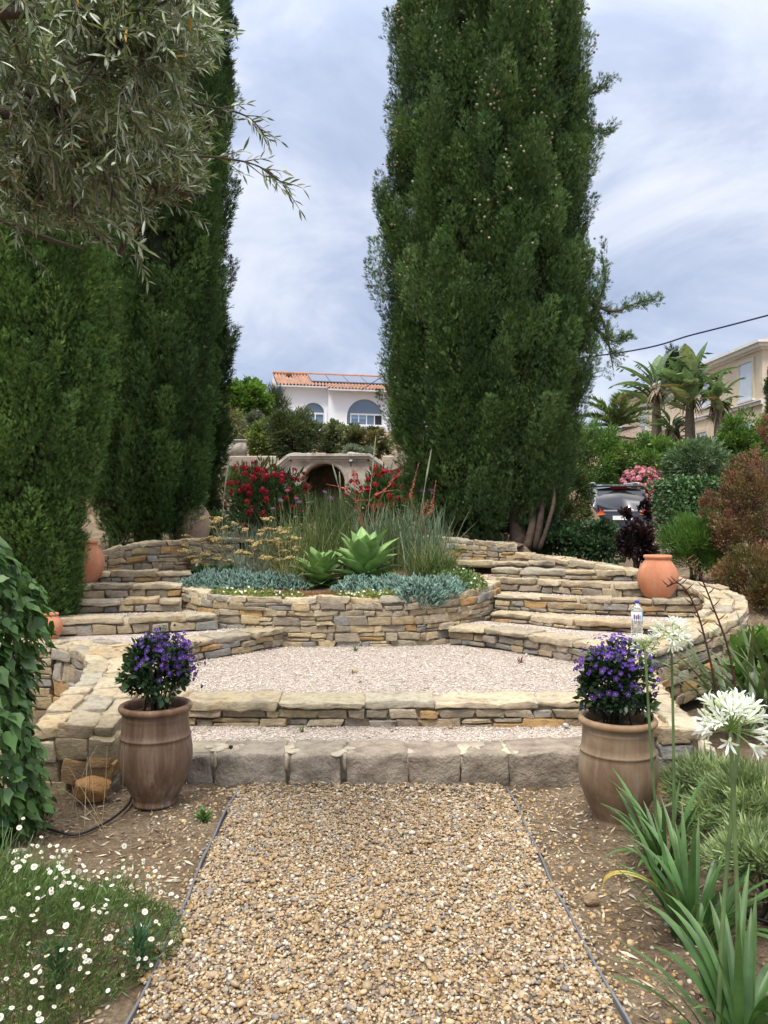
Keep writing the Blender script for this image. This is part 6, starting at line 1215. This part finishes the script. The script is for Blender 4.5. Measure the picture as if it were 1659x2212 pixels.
t = thing('clipped_hedge', 'clipped dark green hedge right of the car', 'hedge', P(1500, 1150, 15.5)); mb = MB(); g = rng(214); n = 9000
c0 = P(1538, 1105, 15.8); hw = np.array([1.0, .7, .62]); p = g.uniform(-1, 1, (n, 3)); ax_ = g.integers(0, 3, n); sgn = np.where(g.random(n) < .5, -1, 1); sgn = np.where(ax_ == 1, -1, sgn); sgn = np.where(ax_ == 2, 1, sgn); p[np.arange(n), ax_] = sgn*g.uniform(.82, 1.02, n); nr = np.zeros((n, 3)); nr[np.arange(n), ax_] = sgn
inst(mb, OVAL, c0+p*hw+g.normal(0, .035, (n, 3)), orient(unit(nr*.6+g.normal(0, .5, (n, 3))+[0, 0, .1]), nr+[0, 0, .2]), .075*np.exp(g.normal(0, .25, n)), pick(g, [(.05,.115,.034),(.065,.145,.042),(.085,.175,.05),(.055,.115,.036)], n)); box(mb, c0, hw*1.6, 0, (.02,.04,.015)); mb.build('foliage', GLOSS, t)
mb = MB(); [tube(mb, [c0+[x, 0, -1.3], c0+[x+.05, .05, -.2]], .03, 6, (.1,.08,.06)) for x in (-.7, -.2, .3, .8)]; mb.build('stems', BARK, t)
bush('feathery_shrub', 'bright green fine leaved feathery shrub behind the big terracotta urn', 'shrub', 1512, 1095, 1290, 9.0, 175, 11000, NEED, .085, [(.085,.175,.03),(.105,.205,.036),(.07,.145,.028),(.12,.225,.045)], 215, nclump=70, cr=.24, up=.9, flat=-.5, stem=.012)
BRZ = [(.20,.085,.06),(.24,.11,.07),(.17,.095,.045),(.15,.105,.04),(.11,.10,.035)]
bush('bronze_shrub', 'tall reddish bronze leaved shrub at the right edge, above the curved wall', 'shrub', 1650, 945, 1230, 8.6, 210, 7500, DIAM, .036, [(.20,.11,.065),(.235,.12,.07),(.17,.115,.055),(.145,.125,.05)], 216, nclump=55, cr=.24, up=.7, stem=.016, group='bronze leaved shrubs', extra=((-.35, -.1, -.35, .6), (-.25, 0, .3, .4), (-.5, .1, -.05, .35), (.1, 0, .75, .35)))
bush('bronze_shrub', 'lower brownish olive shrub at the right edge, outside the curved wall', 'shrub', 1630, 1165, 1400, 7.9, 210, 7000, DIAM, .034, [(.15,.10,.04),(.12,.105,.035),(.20,.11,.05),(.10,.10,.03)], 217, nclump=60, cr=.25, up=.6, stem=.014, group='bronze leaved shrubs')
GM = [(.095,.18,.034),(.12,.21,.042),(.075,.15,.03),(.15,.24,.052)]
for i, (x, yt, yb, d, w_, n, l) in enumerate([(1285, 895, 1100, 25.5, 150, 5200, 'rounded bright green bush beside the cypress, behind the car'), (1410, 925, 1095, 26, 190, 6000, 'broad bright green bush in the middle of the slope below the villa'), (1610, 882, 1080, 24.5, 150, 6000, 'big domed bright green bush at the right below the villa'), (1200, 960, 1120, 24.5, 120, 2600, 'green bush mostly hidden by the big cypress')]):
    bush('green_bush', l, 'bush', x, yt, yb, d, w_, int(n*1.7), DIAM, .125, GM, 220+i, nclump=110, cr=.22, flat=-.95, inner=.3, group='bright green bushes on the slope', stem=.05)
bush('wattle_tree', 'feathery grey green small tree in front of the domed green bush', 'tree', 1512, 945, 1080, 20.5, 165, 5200, LANCE, .15, [(.10,.165,.085),(.125,.195,.10),(.085,.14,.07)], 226, nclump=50, cr=.3, up=.1, group=None, stem=.04)
oleander('pink flowering oleander behind the roof of the car', (*P(1385, 1060, 25)[:2], 1.62), (.85, .6, .78), 1500, [(.70,.26,.38),(.78,.38,.46),(.66,.30,.34)], 228, 100, .13, (0, -.4, .9), 1.9)
# trees behind the wall
bush('leafy_tree', 'bright green broad leaved tree rising left of the white house', 'tree', 528, 812, 960, 34, 130, 3800, OVAL, .30, [(.11,.20,.035),(.135,.24,.045),(.09,.165,.03)], 230, nclump=60, cr=.22, group='trees left of the white house', stem=.1)
bush('pine_tree', 'dark olive pine touching the left corner of the white house', 'tree', 590, 832, 985, 38, 80, 2600, NEED, .30, [(.06,.085,.03),(.075,.10,.036),(.05,.07,.028)], 231, nclump=40, cr=.26, group='trees left of the white house', stem=.1)
bush('weeping_shrub', 'drooping yellow brown shrub over the pale block on the wall', 'shrub', 497, 872, 990, 21, 80, 2600, NEED, .18, [(.17,.17,.06),(.20,.19,.075),(.14,.15,.05)], 232, nclump=36, cr=.3, up=-.9, stem=.03)
bush('light_shrub', 'light yellow green shrub at the left of the tall olive coloured bush', 'shrub', 578, 905, 1000, 20.6, 110, 3600, DIAM, .10, [(.16,.21,.055),(.19,.24,.07),(.13,.175,.045)], 233, nclump=36, cr=.3, group='shrubs on top of the retaining wall', flat=-.95, stem=.025)
OLB = [(.085,.115,.045),(.105,.135,.055),(.07,.095,.038),(.13,.15,.065)]
bush('tall_shrub', 'tall olive green many stemmed bush above the tunnel arch, in front of the house', 'shrub', 632, 880, 1000, 20.2, 150, 7500, LANCE, .13, OLB, 234, nclump=50, cr=.26, up=.5, group='shrubs on top of the retaining wall', flat=-.95, stem=.03, nst=16)
bush('tall_shrub', 'grey green shrub tops below the arched window of the white house', 'shrub', 738, 905, 1000, 21, 110, 3600, OVAL, .10, [(.13,.16,.07),(.16,.18,.085),(.10,.13,.055)], 235, nclump=36, cr=.28, group='shrubs on top of the retaining wall', flat=-.95, stem=.025)
bush('tall_shrub', 'reddish green hedge shrub left of the big cypress, under the house', 'shrub', 795, 918, 1000, 20, 130, 4200, OVAL, .09, [(.11,.11,.04),(.15,.12,.05),(.085,.10,.038),(.13,.14,.06)], 236, nclump=44, cr=.25, group='shrubs on top of the retaining wall', flat=-.95, stem=.025)
bush('tall_shrub', 'small silvery bush on the wall top right of the arch', 'shrub', 770, 958, 992, 19.2, 90, 1400, OVAL, .06, [(.20,.24,.17),(.16,.20,.13)], 237, nclump=26, cr=.3, group='shrubs on top of the retaining wall', flat=-.95, stem=.015)
# palms on the slope
def strelitzia(label, x, ytop, ybot, d, seed, nl=15):
    g = rng(seed); X_ = (x-829.5)*d/F; zt = P(x, (ytop*.62+ybot*.38), d)[2]; gz = float(ground_z(X_, d)); t = thing('bird_of_paradise_tree', label, 'palm', (X_, d, gz), 'tall paddle leaved palms before the villa'); mb = MB()
    for k in range(2): q = catmull([(X_+.1*k, d, gz), (X_+.15*k-.05, d+.1*k, (gz+zt)/2), (X_, d, zt)], 6); tube(mb, q, np.linspace(.16, .11, len(q)), 8, (.17,.14,.10))
    mb.build('trunk', BARK, t); mb = MB(); n = nl*6; i = np.repeat(np.arange(nl), 6); az = (np.arange(nl) % 2)*np.pi+g.normal(0, .5, nl)+(seed % 3)*.3; ln = g.uniform(1.2, 2.0, nl)*(ybot-ytop)*d/F/3.4; le = np.linspace(.03, 1.35, nl)*g.uniform(.8, 1.1, nl); cu_ = g.uniform(.2, .9, nl)
    b = np.tile([X_, d, zt-.1], (nl, 1)); b[2::3, 2] -= .28*(zt-gz); b[2::3, 0] += .12; cols = pick(g, [(.135,.21,.095),(.165,.24,.115),(.22,.26,.13),(.11,.175,.075)], nl, .15); dead = le > 1.3; cols[dead] = pick(g, [(.22,.17,.09)], dead.sum(), .2)
    blades(mb, b, az, le, cu_, ln, ln*.16, (.06, .06, .14, .95, 1, .85, .55, .05), cols, 12, ((-1, .3), (-.5, .1), (0, 0), (.5, .1), (1, .3)))
    # torn leaf edges
    for k in range(nl):
        m = 7; s = g.uniform(.4, .9, m); aa = le[k]+cu_[k]*s*.5; r = ln[k]*s*np.sin(aa); z = ln[k]*s*np.cos(aa); p = np.stack([b[k, 0]+r*math.cos(az[k]), d+r*math.sin(az[k]), b[k, 2]+z], 1); sd = np.array([-math.sin(az[k]), math.cos(az[k]), -.35])*np.where(g.random(m) < .5, -1, 1)[:, None]*np.array([1, 1, 1]); sd[:, 2] = -.4
        inst(mb, NEED, p, orient(unit(sd+np.array([math.cos(az[k])*.5, math.sin(az[k])*.5, .2])), None, g.uniform(0, 6, m)), np.stack([np.full(m, ln[k]*.4), np.full(m, ln[k]*.22), np.full(m, .1)], 1), cols[k])
    mb.build('crown', LEAF, t)
    mb = MB(); n = 40; b = np.tile([X_, d, zt], (n, 1)); blades(mb, b+g.normal(0, .08, (n, 3)), g.uniform(0, 6.3, n), np.full(n, 2.3)+g.normal(0, .3, n), np.full(n, .6), g.uniform(.5, 1.1, n), np.full(n, .05), (1, 1, .6, .1), pick(g, [(.22,.17,.11),(.28,.22,.15),(.15,.11,.07)], n), 4, ((-1, .2), (0, 0), (1, .2))); mb.build('dead_leaves', BARK, t)
strelitzia('tall paddle leaved palm, leftmost of three before the villa', 1418, 770, 960, 30, 240, 26); strelitzia('tall paddle leaved palm in the middle with hanging dead leaves', 1490, 768, 985, 29, 241, 26); strelitzia('smaller paddle leaved palm close to the villa wall', 1553, 812, 960, 28, 242, 17); strelitzia('young low paddle leaved palm between the two tall ones', 1450, 880, 1000, 29.5, 243, 15)
g = rng(244); X_, d_ = (1330-829.5)*33/F, 33.0; zt = P(1330, 925, 33)[2]; t = thing('date_palm', 'feathery date palm with arching fronds between the cypress and the villa', 'palm', (X_, d_, 3.5)); mb = MB(); lf_ = MB()
tube(mb, [(X_, d_, 2.5), (X_, d_, zt)], .25, 10, (.14,.11,.08))
for k in range(30):
    az = k*2.4+g.normal(0, .2); le = g.uniform(.1, 1.35); L_ = g.uniform(1.7, 2.4); s = np.linspace(0, 1, 12); aa = le+1.0*s**1.4; r = np.concatenate([[0], np.cumsum(np.sin(aa[1:])*L_/11)]); z = np.concatenate([[0], np.cumsum(np.cos(aa[1:])*L_/11)]); q = np.stack([X_+r*math.cos(az), d_+r*math.sin(az), zt+z], 1); tube(lf_, q, np.linspace(.02, .006, 12), 4, (.16,.2,.07))
    u = np.linspace(.12, 1, 34); ii = np.minimum((u*11).astype(int), 10); p = q[ii]+(q[ii+1]-q[ii])*(u*11-ii)[:, None]; ta = unit(q[ii+1]-q[ii]); sd = np.array([-math.sin(az), math.cos(az), 0]); 
    for sg in (-1, 1): inst(lf_, NEED, p, orient(unit(ta*.7+sg*sd*.8+[0, 0, .15]+g.normal(0, .1, (34, 3)))), np.stack([np.full(34, .7), .5*np.sin(np.pi*np.clip(u, .12, .93))+.1, np.full(34, .5)], 1), pick(g, [(.13,.19,.07),(.16,.21,.085),(.11,.16,.06)], 34, .15))
lf_.build('crown', LEAF, t); mb.build('trunk', BARK, t)
bush('conifer', 'dark flat topped conifer behind the paddle leaved palms', 'tree', 1450, 750, 900, 48, 75, 4000, FROND, .32, [(.03,.055,.03),(.04,.065,.036)], 246, nclump=40, cr=.25, up=.1, stem=.12)
bush('conifer', 'dark conifer edge cut by the right border of the photo before the villa', 'tree', 1672, 775, 960, 26, 50, 1600, FROND, .16, [(.03,.06,.025),(.04,.07,.03)], 247, nclump=40, cr=.25, up=.8, stem=.08)
bush('purple_shrub', 'dusky lilac grey shrub behind the light yellow green one', 'shrub', 548, 885, 960, 23.5, 60, 1200, DIAM, .12, [(.13,.12,.13),(.10,.12,.08)], 248, nclump=26, cr=.3, stem=.03)
